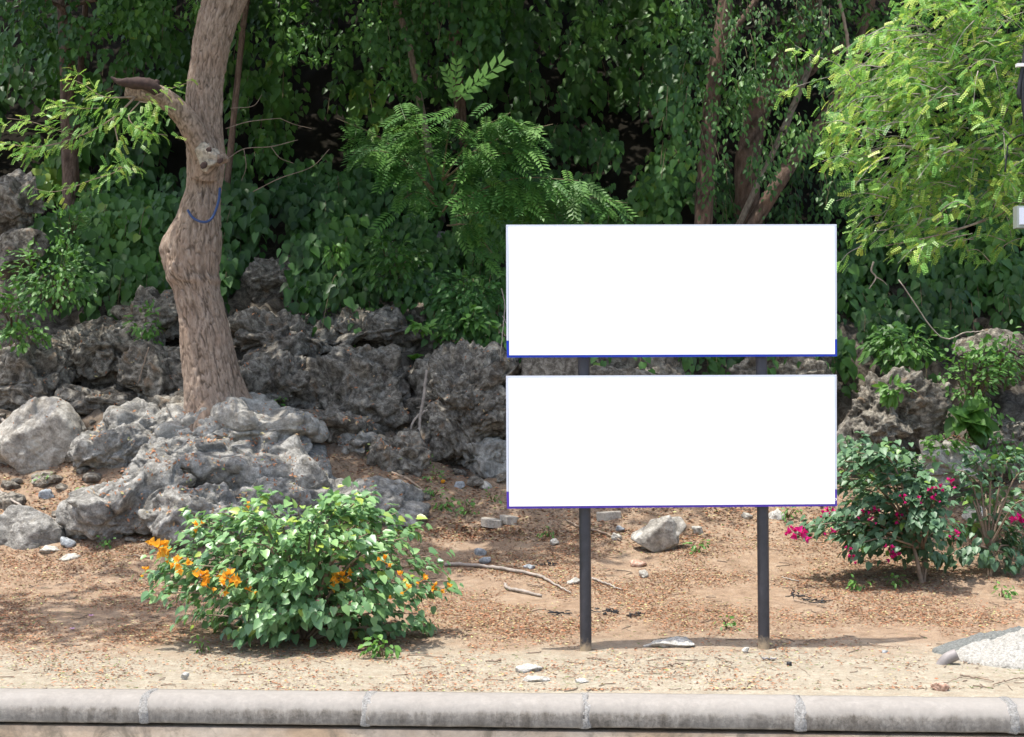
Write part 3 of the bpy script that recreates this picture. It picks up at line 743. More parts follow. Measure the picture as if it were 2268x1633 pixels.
S_(410, 1490, 1504, 18, 80, 'small', 'stone_white', 'small white stone on bare soil near the coping at left', cat='stone')
S_(148, 1188, 1208, 36, 81, 'small', 'stone_blue', 'flat bluish stone right of the sunk slab', cat='stone')
S_(102, 1083, 1108, 34, 82, 'small', 'stone_blue', 'grey stone lying above the sunk slab at left', cat='stone')
S_(142, 1165, 1180, 34, 83, 'small', 'stone', 'pale flat stone uphill of the bluish one at left', cat='stone')
S_(158, 1230, 1242, 46, 84, 'small', 'stone', 'flat pale stone in the litter left of the flowering bush', sink=.7, cat='stone')
S_(108, 1210, 1224, 50, 85, 'small', 'stone', 'thin pale slab at the lower end of the sunk slab', sink=.7, cat='stone')
S_(1720, 1128, 1150, 40, 86, 'small', 'stone_white', 'whitish stone behind the right post under the board', cat='stone')
S_(1655, 1135, 1150, 26, 87, 'small', 'stone', 'small stone just left of the right post under the board', cat='stone')
S_(20, 1062, 1085, 44, 88, 'small', 'rock', 'brown stone at the left edge below the pale boulder', cat='stone', level=5)
S_(480, 1060, 1085, 50, 89, 'small', 'stone', 'tan stone in a hollow of the grey outcrop', cat='stone', level=5)
S_(300, 925, 940, 26, 90, 'small', 'stone_white', 'small cream stone left of the tree base', cat='stone')
S_(2140, 1040, 1060, 50, 91, 'small', 'stone_white', 'cream rock showing through the magenta bush', cat='stone', level=5, Y=18.0)
S_(2050, 1155, 1180, 50, 92, 'small', 'stone_white', 'cream stone behind the middle of the magenta bush', cat='stone', level=5, Y=17.6)
S_(2170, 1120, 1150, 70, 93, 'small', 'stone', 'tan stone behind the sparse bush at the right edge', cat='stone', level=5, Y=17.6)
S_(1960, 1440, 1447, 12, 94, 'small', 'stone_blue', 'pebble on the bare soil right of the right post', cat='stone')
S_(1285, 1503, 1512, 30, 95, 'small', 'stone_white', 'flat chip of white stone by the coping below the left post', sink=.8, cat='stone')
mb = MB()
for k in range(220):
    x = rng.uniform(-20, 1125); y = rng.uniform(870, 1200)
    if y > np.interp(x, [0, 180, 600, 930, 960, 1120], [1060, 1200, 1200, 1180, 1090, 1070]): continue
    b = hit1(x, y); e_ = rng.uniform(.03, .12) * np.array([1.2, 1, .7])
    V, Fc = rock_verts(b + np.array([0, 0, e_[2] * .3]), e_, 300 + k, 2, 'small', rotz=rng.uniform(0, 6)); mb.add(V, [Fc])
put('rubble', mb.mesh('rubble', M['rock'], smooth=False), kind='stuff')
# concrete pavers
def paver(x, y, wpx, hpx, kind, label):
    b = hit1(x, y); k = 6 if kind == 'hex' else 12
    mb = MB(); r0 = wpx / 2 * b[1] / F; th = np.linspace(0, 2 * np.pi, k, endpoint=False) + 0.3
    rr = np.where(np.arange(k) % 2 == 0, 1.0, 0.72 if kind == 'star' else 1.0) * r0
    t_ = 0.075
    if kind == 'bar': ring = np.array([[-1, -.5], [1, -.5], [1, .5], [-1, .5]]) * r0; k = 4
    else: ring = np.stack([np.cos(th) * rr, np.sin(th) * rr], -1)
    lo = np.concatenate([ring, np.full((k, 1), -0.03)], 1); hi = np.concatenate([ring * 0.96, np.full((k, 1), t_)], 1); h2 = np.concatenate([ring, np.full((k, 1), t_ - .01)], 1)
    V = np.concatenate([lo, h2, hi]) ; V[:, 2] += V[:, 0] * rng.uniform(-.15, .15)
    q = [[a * k + i, a * k + (i + 1) % k, (a + 1) * k + (i + 1) % k, (a + 1) * k + i] for a in (0, 1) for i in range(k)]
    mb.add(V + b, [np.array(q), np.array([list(range(2 * k, 3 * k))])])
    solo('paver', mb, M['paver'], tuple(b), label, 'paver', 'loose concrete pavers', smooth=False)
paver(1090, 1163, 52, 26, 'hex', 'hexagonal concrete paver lying below the left end of the boards')
paver(1128, 1156, 44, 26, 'star', 'star shaped concrete paver touching the hexagonal one')
paver(1348, 1148, 54, 24, 'bar', 'oblong concrete paver right of the left post under the board')

# ================================================================== MAIN TREE
TY = 19.0
edges_px = np.array([[-140, 505, 618], [-60, 475, 575], [0, 452, 545], [100, 425, 510], [200, 413, 492], [280, 413, 496], [350, 416, 499], [420, 411, 493], [480, 395, 489], [520, 370, 489], [550, 360, 489],
                     [600, 365, 487], [640, 385, 488], [700, 397, 503], [760, 399, 515], [820, 402, 526], [870, 406, 536], [905, 408, 546], [935, 404, 556], [960, 400, 560]], float)
yy = np.linspace(-140, 960, 430)
Lx = np.interp(yy, edges_px[:, 0], edges_px[:, 1]); Rx = np.interp(yy, edges_px[:, 0], edges_px[:, 2])
ker = np.hanning(21); ker /= ker.sum()
sm = lambda v: np.convolve(np.pad(v, 10, 'edge'), ker, 'valid')
Lx, Rx = sm(Lx), sm(Rx)
Yd = np.full_like(yy, TY) + np.interp(yy, [-140, 300, 960], [0.25, 0.0, 0.0])
C = at((Lx + Rx) / 2, yy, Yd); Rd = (Rx - Lx) / 2 * TY / F
seg = 150
th = np.linspace(0, 2 * np.pi, seg, endpoint=False)
CS, SN = np.cos(th), np.sin(th)
root = sum(np.exp(-((np.angle(np.exp(1j * (th - a)))) / 0.33) ** 2) * s for a, s in ((0.15, 0.45), (-1.9, 0.16), (2.6, 0.14), (-0.9, 0.1), (1.4, 0.3)))
rootf = np.clip((yy - 800) / 110, 0, 1.3) ** 2.2
P0 = C[:, None] + Rd[:, None, None] * np.stack([CS, SN, 0 * CS], -1)[None]
sl = np.stack([np.broadcast_to(CS, (len(yy), seg)) * 5.0, np.broadcast_to(SN, (len(yy), seg)) * 5.0, np.broadcast_to((C[:, 2] * 4.4)[:, None], (len(yy), seg))], -1)
wv = sl + 0.35 * np.stack([perlin(sl * 0.6), perlin(sl * 0.6 + 30), perlin(sl * 0.6 + 60)], -1)
f1, f2 = worley(wv * np.array([1.35, 1.35, 1.0]))
crack = np.exp(-((f2 - f1) / 0.12) ** 2) * np.clip(.75 + .6 * perlin(sl * .8 + 50), .15, 1)
ridge = perlin(sl * np.array([1.2, 1.2, 0.18]) + 7)
disp = -0.02 * crack + 0.008 * perlin(wv * 3.1) + 0.014 * ridge + 0.006 * perlin(sl * 2.5) + 0.03 * perlin(np.stack([P0[..., 0], P0[..., 1], P0[..., 2]], -1) * 1.7)
def lump(xp, yp, Yp, s, a):
    q = at(xp, yp, Yp); return a * np.exp(-(np.linalg.norm(P0 - q, axis=-1) / s) ** 2)
disp = disp + lump(385, 598, TY - .33, .12, .075) - lump(384, 600, TY - .42, .04, .06) + lump(440, 450, TY - .35, .22, .06) + lump(475, 355, TY - .35, .12, .08) + lump(372, 548, TY - .1, .17, .05) + 0.025 * np.exp(-((yy - 622) / 9) ** 2)[:, None]
RR = Rd[:, None] * (1 + rootf[:, None] * root[None]) + disp
V = C[:, None] + RR[..., None] * np.stack([CS, SN, 0 * CS], -1)[None]
n_ = len(yy); i, j = np.meshgrid(np.arange(n_ - 1), np.arange(seg), indexing='ij'); j2 = (j + 1) % seg
mb = MB(); mb.add(V.reshape(-1, 3), [np.stack([i * seg + j, (i + 1) * seg + j, (i + 1) * seg + j2, i * seg + j2], -1).reshape(-1, 4)], (1 - crack).ravel())
tb = hit1(470, 905)
tree = thing('tree', (C[-50][0], TY, at(470, 905, TY)[2]), 'thick crooked tree with plated grey brown bark and a broken side limb', 'tree')
part('trunk', mb, M['bark'], tree)
# broken limb
def spline(pts, n):
    pts = np.asarray(pts, float); t = np.linspace(0, len(pts) - 1, n); i = np.clip(t.astype(int), 0, len(pts) - 2); f = (t - i)[:, None]
    p = np.concatenate([[2 * pts[0] - pts[1]], pts, [2 * pts[-1] - pts[-2]]])
    a, b, c, d = p[i], p[i + 1], p[i + 2], p[i + 3]
    return 0.5 * (2 * b + (c - a) * f + (2 * a - 5 * b + 4 * c - d) * f ** 2 + (3 * b - a - 3 * c + d) * f ** 3)
def pxline(pts, n=None):
    """pts (x, y, Y, radius px) -> smooth world points and radii"""
    pts = np.asarray(pts, float); P = at(pts[:, 0], pts[:, 1], pts[:, 2]); r = pts[:, 3] * pts[:, 2] / F
    n = n or len(pts) * 6
    q = spline(np.concatenate([P, r[:, None]], 1), n); return q[:, :3], np.maximum(q[:, 3], 0.0008)
def barktube(mb, P, r, seg=28, amp=0.05, f=6.0):
    m2 = MB(); m2.tube(P, r, seg, cap=True); V = m2.V[0]
    c = np.repeat(P, seg, 0); o = norm(V - c)
    nz = perlin(V * f) + 0.6 * perlin(V * f * 2.7)
    f1, f2 = worley(V * np.array([20, 20, 10])); cr = np.exp(-((f2 - f1) / 0.12) ** 2)
    V = V + o * (np.repeat(r, seg) * (amp * nz - 0.07 * cr))[:, None]
    mb.add(V, m2.Fc, 1 - cr * 0.9)
mb = MB()
P, r = pxline([(452, 395, 18.82, 30), (455, 345, 18.72, 31), (428, 290, 18.6, 28), (402, 252, 18.5, 25), (370, 222, 18.4, 23), (335, 205, 18.32, 23), (300, 200, 18.28, 24), (278, 196, 18.25, 19)], 70)
barktube(mb, P, r, 36, 0.06)
part('limb', mb, M['bark'], tree, label='broken side limb bending left')
mb = MB(); P, r = pxline([(352, 203, 18.22, 13), (325, 187, 18.15, 15), (290, 184, 18.12, 12), (264, 181, 18.12, 7), (246, 171, 18.12, 2)], 30); barktube(mb, P, r, 20, 0.2, 9)
P, r = pxline([(352, 205, 18.25, 10), (345, 190, 18.2, 9), (350, 178, 18.2, 5)], 12); barktube(mb, P, r, 14, 0.2, 9)
part('broken_end', mb, M['rot'], tree)
mb = MB(); c = at(461, 345, 18.50); V, Fc = rock_verts(c, (0.16, 0.08, 0.2), 91, 5, 'craggy'); mb.add(V, [Fc]); k1 = part('knot', mb, M['scar'], tree, label='pale healed pruning scar')
for xx_, y_, s_ in ((462, 333, .045), (452, 366, .05), (488, 356, .04)):
    m2 = MB(); V, Fc = rock_verts(at(xx_, y_, 18.44), (s_, .03, s_), 92, 4, 'small'); m2.add(V, [Fc]); part('hollow', m2, M['rot'], k1)
m2 = MB(); V, Fc = rock_verts(at(487, 352, 18.55), (0.09, 0.09, 0.09), 95, 4, 'small'); m2.add(V, [Fc]); part('stub', m2, M['bark'], tree)
# crown above the frame (gives the shade) and upper limbs
def in_gap(P, gaps):  # openings shaped into the unseen crowns so sun reaches chosen spots
    out = np.zeros(len(P), bool)
    for q, r_ in gaps:
        dlt = P - np.asarray(q); along = dlt @ SUN; d = np.linalg.norm(dlt - along[:, None] * SUN, axis=1)
        out |= (d < r_ * (0.8 + 0.35 * perlin(P * 0.9))) & (along > 0.5)
    return out
GAPS = [(at(180, 300, 18.3), 1.15), (at(60, 300, 18.3), 0.9), (at(560, 1010, 18.3), 0.75), (at(90, 960, 18.3), 0.5), (at(740, 1080, 17.8), 0.6), (at(2090, 860, 19.3), 0.8), (at(2060, 950, 18.6), .5), (at(930, 300, 20.6), 0.95), (at(1160, 340, 20.6), 0.85), (at(1330, 460, 20.6), .5), (at(1060, 160, 20.8), .5), (at(800, 620, 20.8), .45), (at(420, 1010, 18.4), .6),
        (at(1650, 230, 22.5), 0.7), (at(120, 620, 20.8), 0.6), (at(1200, 1300, 15.6), 1.3), (at(1600, 1300, 15.6), 1.4), (at(1000, 1180, 17.3), .5), (at(1720, 1180, 17.2), .6), (at(30, 700, 20.8), 0.5), (at(1990, 860, 19.0), .35)]
_gr = np.random.default_rng(21)
for _k in range(105):
    if _k in (43, 44, 45, 46, 47, 48, 49, 50): GAPS.append((at(*[(640, 40, 23.4), (820, 60, 23.6), (1500, 40, 22), (1800, 60, 22), (455, 25, 23), (1640, 190, 22), (700, 110, 23.3), (1720, 120, 22.2)][_k - 43]), .42))
    _x, _y = (_gr.uniform(1450, 1860), _gr.uniform(30, 430)) if _k < 42 else (_gr.uniform(-20, 1450), _gr.uniform(20, 600))
    GAPS.append((at(_x, _y, hit1(_x, _y)[1] - .8) if False else at(_x, _y, 22.0 - _y * .002), _gr.uniform(.12, .34)))
def crown(parent, blobs, n, size, mat, gaps=GAPS, name='crown', tmpl=DIAM):
    mb = MB()
    for (c, rad, wgt) in blobs:
        k = int(n * wgt); c = np.asarray(c, float); rad = np.asarray(rad, float)
        d = norm(rng.normal(size=(k, 3))) * (rng.uniform(0, 1, k) ** 0.45)[:, None]
        cl = c + d * rad
        cl = np.repeat(cl[: max(1, k // 14)], 14, 0)[:k]; cl = cl + jit(len(cl), 0.28)
        cl = cl[~in_gap(cl, gaps)]
        zt = CAMH + (HOR + 25) / F * cl[:, 1]
        cl = cl[cl[:, 2] > zt]
        m = len(cl)
        mb.scatter(tmpl, cl, jit(m) + [0, 0, -.4], jit(m, .6) + [0, 0, 1], rng.uniform(.7, 1.3, m) * size, rng.uniform(0, 1, m), 1.2)
    return part(name, mb, M[mat], parent, kind='stuff')
top = C[0]
mb = MB()
limbs = []
for a, l, zz in ((0.3, 3.2, 2.6), (1.6, 3.6, 2.4), (2.7, 3.4, 2.2), (4.0, 3.6, 2.3), (5.2, 3.4, 2.7)):
    e = top + np.array([math.cos(a) * l, math.sin(a) * l, zz]); mdl = top * .5 + e * .5 + np.array([0, 0, .5])
    q = spline(np.array([top - [0, 0, .3], mdl, e]), 14); barktube(mb, q, np.linspace(.2, .05, 14), 14)
part('upper_limbs', mb, M['bark'], tree) if False else None
for li, (a, l, zz) in enumerate(((0.3, 3.2, 2.6), (1.6, 3.6, 2.4), (2.7, 3.4, 2.2), (4.0, 3.6, 2.3), (5.2, 3.4, 2.7))):
    m2 = MB(); e = top + np.array([math.cos(a) * l, math.sin(a) * l, zz]); mdl = top * .5 + e * .5 + np.array([0, 0, .5])
    q = spline(np.array([top - [0, 0, .3], mdl, e]), 14); barktube(m2, q, np.linspace(.2, .05, 14), 12); part('limb', m2, M['bark'], tree)
crown(tree, [((-3.6, 17.2, 10.6), (3.6, 2.4, 1.1), 0.5), ((-6.6, 19.5, 10.8), (3.2, 2.6, 1.1), 0.4), ((-1.2, 19.5, 10.9), (3.0, 2.5, 1.1), 0.4), ((-4.0, 15.2, 10.0), (3.4, .9, 0.7), 0.18), ((-6.2, 13.3, 8.6), (2.3, 1.0, 0.5), 0.13)], 9000, 0.2, 'canopy')

# feathery shoots on the limb stub
def feather_twig(mb, tw, pts, n, spread=0.1, size=(0.11, 0.17), lean=(0, -.2, -.35), tintr=(.35, 1), start=0.1):
    P, r = pxline(pts, 24); r = np.maximum(r * .65, .002)
    tw.tube(P, r, 6)
    t = rng.uniform(start, 1, n); idx = t * (len(P) - 1); i0 = np.clip(idx.astype(int), 0, len(P) - 2); f = (idx - i0)[:, None]
    q = P[i0] * (1 - f) + P[i0 + 1] * f; tg = norm(P[i0 + 1] - P[i0])
    m = n
    side = norm(np.cross(tg, np.array([0, 0, 1.0]) + jit(m, .5))) * rng.choice([-1, 1], m)[:, None]
    q = q + jit(m, spread) * np.array([1, 1.2, .8])
    L = side * 0.7 + tg * 0.8 + np.asarray(lean) + jit(m, .3)
    mb.scatter(FEATHER, q, L, np.array([0, -.55, 1.0]) + jit(m, .45), rng.uniform(*size, m), rng.uniform(*tintr, m), 1.0)
fl, tw = MB(), MB()
LSPR = [[(300, 215, 18.2, 4), (250, 262, 18.1, 3), (180, 300, 18.05, 2.4), (90, 325, 18.0, 2), (5, 318, 17.95, 1)],
        [(300, 215, 18.2, 4), (230, 215, 18.1, 2.5), (190, 190, 18.1, 1.4), (165, 178, 18.1, .8)],
        [(250, 262, 18.1, 3), (262, 320, 18.0, 2), (268, 372, 17.95, 1.5), (200, 400, 17.9, 1.2), (120, 425, 17.9, 1), (50, 410, 17.9, .7)],
        [(268, 372, 17.95, 1.2), (255, 372, 17.9, 1), (285, 372, 17.9, .8), (300, 380, 17.9, .6)],
        [(310, 225, 18.15, 3), (285, 260, 18.05, 2), (315, 290, 18.0, 1.5), (370, 300, 18.0, 1)],
        [(310, 225, 18.15, 2.5), (350, 235, 18.05, 1.5), (330, 265, 18.0, 1.2), (290, 300, 18, .8)],
        [(340, 215, 18.15, 2), (375, 198, 18.05, 1.2), (418, 183, 18.0, .7)],
        [(180, 300, 18.05, 2), (130, 290, 18, 1.3), (70, 270, 18, 1), (15, 262, 17.95, .7)],
        [(90, 325, 18.0, 1.4), (60, 340, 18, 1), (30, 350, 17.9, .6)],
        [(230, 240, 18.1, 2), (170, 240, 18.0, 1.4), (120, 235, 18.0, 1)]]
for s_, n_l in zip(LSPR, (120, 55, 70, 14, 55, 55, 14, 50, 18, 50)):
    feather_twig(fl, tw, s_, n_l, 0.075, start=.15)
part('twig', tw, M['twig'], tree); part('foliage', fl, M['feather'], tree, kind='stuff', label='sparse yellow green feathery shoots')
# blue hose hooked on the bark
hp = [(416, 466, 18.63), (425, 480, 18.58), (438, 489, 18.55), (455, 492, 18.53), (469, 484, 18.54), (479, 463, 18.57), (485, 440, 18.61), (487, 417, 18.66)]
mb = MB(); P = spline(np.array([at(*p) for p in hp]), 44); mb.tube(P, 0.017, 12)
solo('hose', mb, M['hose'], tuple(at(450, 492, 18.6)), 'short curved piece of blue hose hanging on the tree trunk', 'hose')

# ================================================================== FOREST TREES BEHIND
def ftree(lines, mats, label, crown_c, crown_r, n=3000, size=0.26, seg=18, more=()):
    base = at(*lines[0][0][:3]); gz = float(ground_z(base[0], base[1])); t = thing('forest_tree', (base[0], base[1], gz), label, 'tree', 'forest trees on the hill')
    for k, ln in enumerate(lines):
        ln = [tuple(p) for p in ln]
        if k == 0:                      # root it in the hill
            a_, b_ = np.array(ln[0]), np.array(ln[1]); dl = (a_ - b_) / max(1, np.hypot(*(a_ - b_)[:2])); q_ = a_.copy()
            for _ in range(60):
                q_ = q_ + dl * np.array([8, 8, 0, 0]); w_ = at(*q_[:3])
                if w_[2] < ground_z(w_[0], w_[1]) - .15: break
            q_[3] = a_[3] * 1.12; ln = [tuple(q_)] + ln
        P, r = pxline(ln, 40); mb = MB()
        if k == 0:
            tp = np.asarray(crown_c, float) - [0, 0, crown_r[2] * .3]
            Q = spline(np.array([P[-1], P[-1] * .5 + tp * .5 + [0, 0, .3], tp]), 14)[1:]; P = np.concatenate([P, Q]); r = np.concatenate([r, np.linspace(r[-1], r[-1] * .4, len(Q))])
        barktube(mb, P, r, seg, 0.06); part('trunk' if k == 0 else 'limb', mb, M[mats], t)
    crown(t, [(crown_c, crown_r, 1.0)] + [(c_, r_, 1.0) for c_, r_ in more], n, size, 'canopy')
    return t
def above(x, Y, dz): q = at(x, -60, Y); return (q[0], Y, q[2] + dz)
ftree([[(152, 250, 24.5, 18), (148, 120, 24.5, 16), (140, 0, 24.6, 15), (140, -40, 24.6, 14)], [(148, 30, 24.5, 8), (128, 12, 24.4, 5), (100, 0, 24.3, 4), (60, -20, 24.2, 3)], [(150, 20, 24.5, 7), (175, 8, 24.4, 5), (215, 0, 24.4, 4)]], 'bark_red',
      'reddish brown straight trunk at the top left, thicker of two', above(140, 24.6, 2.6), (3.2, 2.6, 1.6), more=[(above(-80, 22, 2.4), (3.2, 2.4, 1.2)), (above(200, 29, 3.5), (4.0, 3.2, 1.8))])
ftree([[(178, 165, 24.9, 7), (183, 90, 24.9, 7), (190, 0, 25, 6.5), (192, -40, 25, 6)]], 'bark_red', 'thin reddish trunk just right of the thick one at the top left', above(260, 26.5, 2.6), (3.0, 2.6, 1.6))
ftree([[(532, 120, 23.5, 7), (538, 60, 23.5, 7), (546, 0, 23.6, 7), (550, -40, 23.6, 6)]], 'bark_red', 'slim brown trunk right behind the crooked tree at the top', above(620, 23.6, 2.6), (2.8, 2.4, 1.4), more=[(above(420, 22.5, 2.4), (3, 2.2, 1.2)), (above(620, 29, 3.5), (4, 3.2, 1.8))])
ftree([[(1012, 150, 26, 13), (1006, 70, 26, 12), (1000, 0, 26, 12), (998, -40, 26, 11)]], 'bark_red', 'dark reddish trunk in deep shade at the top centre', above(1000, 26, 2.6), (3.4, 2.8, 1.6), more=[(above(1100, 23, 2.2), (3, 2.2, 1.2)), (above(1050, 30, 3.5), (4.2, 3.2, 1.8)), (above(1350, 21, 2.2), (2.8, 1.8, 1.0))])
ftree([[(918, 160, 25, 8), (905, 90, 25, 8), (884, 30, 25, 7), (868, -30, 25, 6)]], 'bark_pale', 'thin tan trunk leaning left at the top centre', above(840, 22.5, 2.4), (3.0, 2.2, 1.3))
ftree([[(1558, 480, 22.3, 21), (1563, 400, 22.3, 20), (1572, 280, 22.4, 19), (1586, 150, 22.5, 18), (1604, 30, 22.6, 17), (1612, -40, 22.6, 16)], [(1602, 120, 22.4, 6), (1630, 65, 22.3, 7), (1668, 10, 22.3, 7), (1700, -40, 22.3, 7)]], 'bark_red',
      'tall slender brown trunk behind the upper board, slightly leaning right', above(1600, 22.6, 2.4), (3.2, 2.4, 1.4))
ftree([[(1655, 430, 24, 28), (1656, 350, 24, 28), (1680, 250, 24.2, 27), (1718, 170, 24.4, 26), (1760, 80, 24.6, 24), (1800, -10, 24.8, 23), (1812, -50, 24.8, 22)], [(1695, 230, 24.1, 17), (1760, 180, 24.2, 18), (1820, 130, 24.3, 14), (1880, 90, 24.4, 10)]], 'bark_red',
      'thick leaning trunk with a fork right of the slender one', above(1830, 24.8, 2.8), (3.4, 2.8, 1.6), more=[(above(1500, 29, 3.5), (4.2, 3.2, 1.8)), (above(1950, 29.5, 3.5), (4.2, 3.2, 1.8)), (above(2350, 24, 2.4), (3.4, 2.6, 1.3))])
ftree([[(1712, 425, 22.8, 17), (1745, 372, 22.9, 17), (1790, 312, 23, 15), (1835, 245, 23.1, 13), (1880, 160, 23.2, 12), (1930, 0, 23.4, 10)]], 'bark_red', 'leaning brown trunk close to the feathery tree', above(1960, 25.5, 2.6), (3.2, 2.6, 1.5), more=[(above(2150, 21.5, 2.3), (2.6, 1.9, 1.1)), (above(2500, 22, 2.3), (3, 2.4, 1.2)), (above(2350, 30, 3.5), (4.2, 3.2, 1.8))])
ftree([[(1716, 330, 23.6, 7), (1735, 290, 23.6, 9), (1755, 240, 23.7, 8), (1785, 170, 23.8, 7), (1830, 60, 24, 6)]], 'bark_pale', 'pale stem slanting up between the leaning trunks', above(1700, 26.8, 2.6), (3.0, 2.6, 1.4))
# ================================================================== RIGHT FEATHERY TREE
rt_base = np.array([8.3, 17.8, float(ground_z(8.3, 17.8))])
rtree = thing('feathery_tree', tuple(rt_base), 'bright yellow green feathery leaved tree reaching in at the top right', 'tree')
mb = MB(); P = spline(np.array([rt_base - [0, 0, .3], rt_base + [0, 0, 1.5], rt_base + [-.3, -.1, 3.2], rt_base + [-.9, -.1, 5.2], rt_base + [-1.6, 0, 7.0]]), 40); barktube(mb, P, np.linspace(.24, .08, 40), 24); part('trunk', mb, M['bark_pale'], rtree)
fl, tw = MB(), MB()
edge = np.array([[-60, 2040], [0, 1990], [60, 1930], [110, 1890], [160, 1850], [190, 1835], [250, 1815], [300, 1815], [350, 1808], [390, 1835], [440, 1848], [480, 1850], [520, 1870], [560, 1900], [590, 1980]])
hub = at(2440, 260, 17.7)
k = 0
for it in range(1250):
    y = rng.uniform(-150, 585); x = rng.uniform(1790, 2620)
    if x < np.interp(y, edge[:, 0], edge[:, 1]): continue
    if y > 500 and x > 2080 and rng.random() < .75: continue
    if y > 430 + 60 * math.sin(x * .02) and rng.random() < .3: continue
    if x > 2330 and rng.random() < .45: continue
    dep = 17.3 + rng.normal() * 0.55
    tip = at(x, y, dep)
    ang = norm((tip - hub) * np.array([1, .6, .6]) * .45 + norm(jit(1, 1)[0]) * np.array([1, .8, .7]))
    st = tip - ang * rng.uniform(.35, .7) + np.array([0, rng.normal() * .1, rng.uniform(.02, .25)])
    md = (st + tip) / 2 + np.array([0, 0, .08])
    P = spline(np.array([st, md, tip]), 9); tw.tube(P, np.linspace(.007, .0025, 9), 5)
    n = rng.integers(11, 19); t = rng.uniform(.1, 1, n); i0 = np.clip((t * 8).astype(int), 0, 7); q = P[i0] + (P[i0 + 1] - P[i0]) * (t * 8 - i0)[:, None] + jit(n, .05)
    tg = norm(P[i0 + 1] - P[i0]); sd = norm(np.cross(tg, np.array([0, 0, 1.0]) + jit(n, .4))) * rng.choice([-1, 1], n)[:, None]
    fl.scatter(FEATHER, q, sd * .9 + tg * .7 + np.array([0, -.1, -.3]) + jit(n, .35), np.array([0, -.8, 1]) + jit(n, .4), rng.uniform(.11, .18, n), np.clip(rng.normal(.62, .27, n), 0, 1))
for s_, n_l in (([(1905, 195, 17.0, 2.2), (1880, 165, 16.9, 1.8), (1850, 140, 16.9, 1.4), (1795, 120, 16.8, 1), (1760, 100, 16.8, .7)], 22),
                ([(1880, 165, 16.9, 1.6), (1830, 172, 16.9, 1.2), (1770, 190, 16.8, 1), (1715, 212, 16.8, .6)], 22),
                ([(1940, 300, 16.9, 2), (1890, 282, 16.8, 1.6), (1850, 300, 16.8, 1.2), (1826, 330, 16.8, .8)], 14),
                ([(1960, 60, 17, 2), (1900, 90, 16.9, 1.5), (1850, 125, 16.9, .8)], 14),
                ([(1910, 545, 16.9, 1.5), (1880, 560, 16.9, 1), (1858, 585, 16.9, .6)], 8)):
    feather_twig(fl, tw, s_, n_l, 0.03, (.12, .17), tintr=(.4, 1), start=.35)
mb = MB()
for pts in ([(2440, 200, 17.7, 9), (2330, 190, 17.4, 5), (2230, 160, 17.2, 3.5), (2100, 110, 17.1, 2), (2010, 80, 17, 1.2)], [(2440, 300, 17.7, 9), (2300, 330, 17.4, 5), (2150, 330, 17.2, 3.5), (2000, 350, 17, 2), (1900, 345, 16.9, 1)],
            [(2440, 350, 17.7, 9), (2320, 420, 17.4, 5), (2200, 480, 17.2, 3.5), (2080, 520, 17.1, 2), (1960, 545, 17, 1.2)], [(2440, 150, 17.7, 8), (2350, 40, 17.5, 5), (2200, -20, 17.3, 3), (2060, -30, 17.2, 2)]):
    m2 = MB(); P, r = pxline(pts, 30); barktube(m2, P, r, 10); part('limb', m2, M['bark_pale'], rtree)
part('twig', tw, M['twig_grey'], rtree, kind='stuff'); part('foliage', fl, M['feather'], rtree, kind='stuff')
mb = MB()
P, r = pxline([(1935, 580, 18, 2.2), (1930, 600, 18, 2), (1940, 615, 18, 1.6), (1925, 640, 18, 1)], 16); mb.tube(P, r, 6)
P, r = pxline([(1938, 612, 18, 1.4), (1955, 622, 18, 1), (1965, 632, 18, .7)], 10); mb.tube(P, r, 6); part('dead_twig', mb, M['twig_grey'], rtree)

# ================================================================== VINES AND UNDERGROWTH ON THE HILL
spill = 0
ylx = np.array([-300, 0, 60, 150, 230, 260, 330, 400, 470, 520, 560, 600, 650, 700, 760, 800, 850, 900, 960, 1050, 1120, 1500, 1880, 1950, 2050, 2150, 2268, 2600], float)
yly = np.array([440, 470, 480, 600, 660, 640, 660, 665, 665, 705, 625, 550, 560, 670, 690, 690, 665, 650, 725, 780, 780, 800, 830, 800, 760, 720, 690, 690], float)
SEEDS = [(60, 90, 'dark vines hanging around the reddish trunks at the top left corner'), (70, 250, 'shaded vines behind the feathery shoots at the left edge'), (300, 90, 'dark vines between reddish trunks and crooked tree at the top'),
         (240, 420, 'heart leaved vines hanging left of the crooked trunk at mid height'), (330, 570, 'heart leaved vines touching the swollen part of the crooked trunk'), (640, 120, 'dark leafy vines at the top right of the crooked trunk'),
         (620, 330, 'vines with bare twigs right of the side limb scar'), (600, 540, 'vines hanging over rock just right of the trunk bulge'), (760, 560, 'bright heart leaved vines hanging over the rocks at centre left'),
         (860, 110, 'vines around the thin leaning trunk at the top centre'), (1150, 80, 'very dark leafy vines at the top centre above the drooping shrub'), (1380, 170, 'dark vines hanging in long strands above the upper board'),
         (1400, 380, 'vines right above the middle of the upper board'), (950, 460, 'vines in the shade under the drooping shrub'), (1080, 620, 'vines beside the left edge of the upper board'),
         (1630, 120, 'sun flecked vines around the tall slender brown trunk'), (1650, 380, 'sun flecked vines above the right part of the upper board'), (1830, 60, 'dark vines left of the top of the feathery tree'),
         (1820, 420, 'dark vines behind the lower left of the feathery tree'), (1980, 690, 'dark vines right of the upper board under the feathery tree'), (2180, 620, 'deep shaded vines at the right edge under the feathery tree'),
         (1500, 760, 'vines seen through the gap between the boards')]
NS = 11400
sx = rng.uniform(-560, 2760, NS); sy = rng.uniform(-110, 820, NS)
keep = sy < np.interp(sx, ylx, yly) + rng.normal(size=NS) * 18
keep &= ~((np.hypot((sx - 40) / 75, (sy - 430) / 60) < 1) | (np.hypot((sx - 620) / 45, (sy - 590) / 60) < 1) | (np.hypot((sx - 985) / 35, (sy - 510) / 32) < 1))
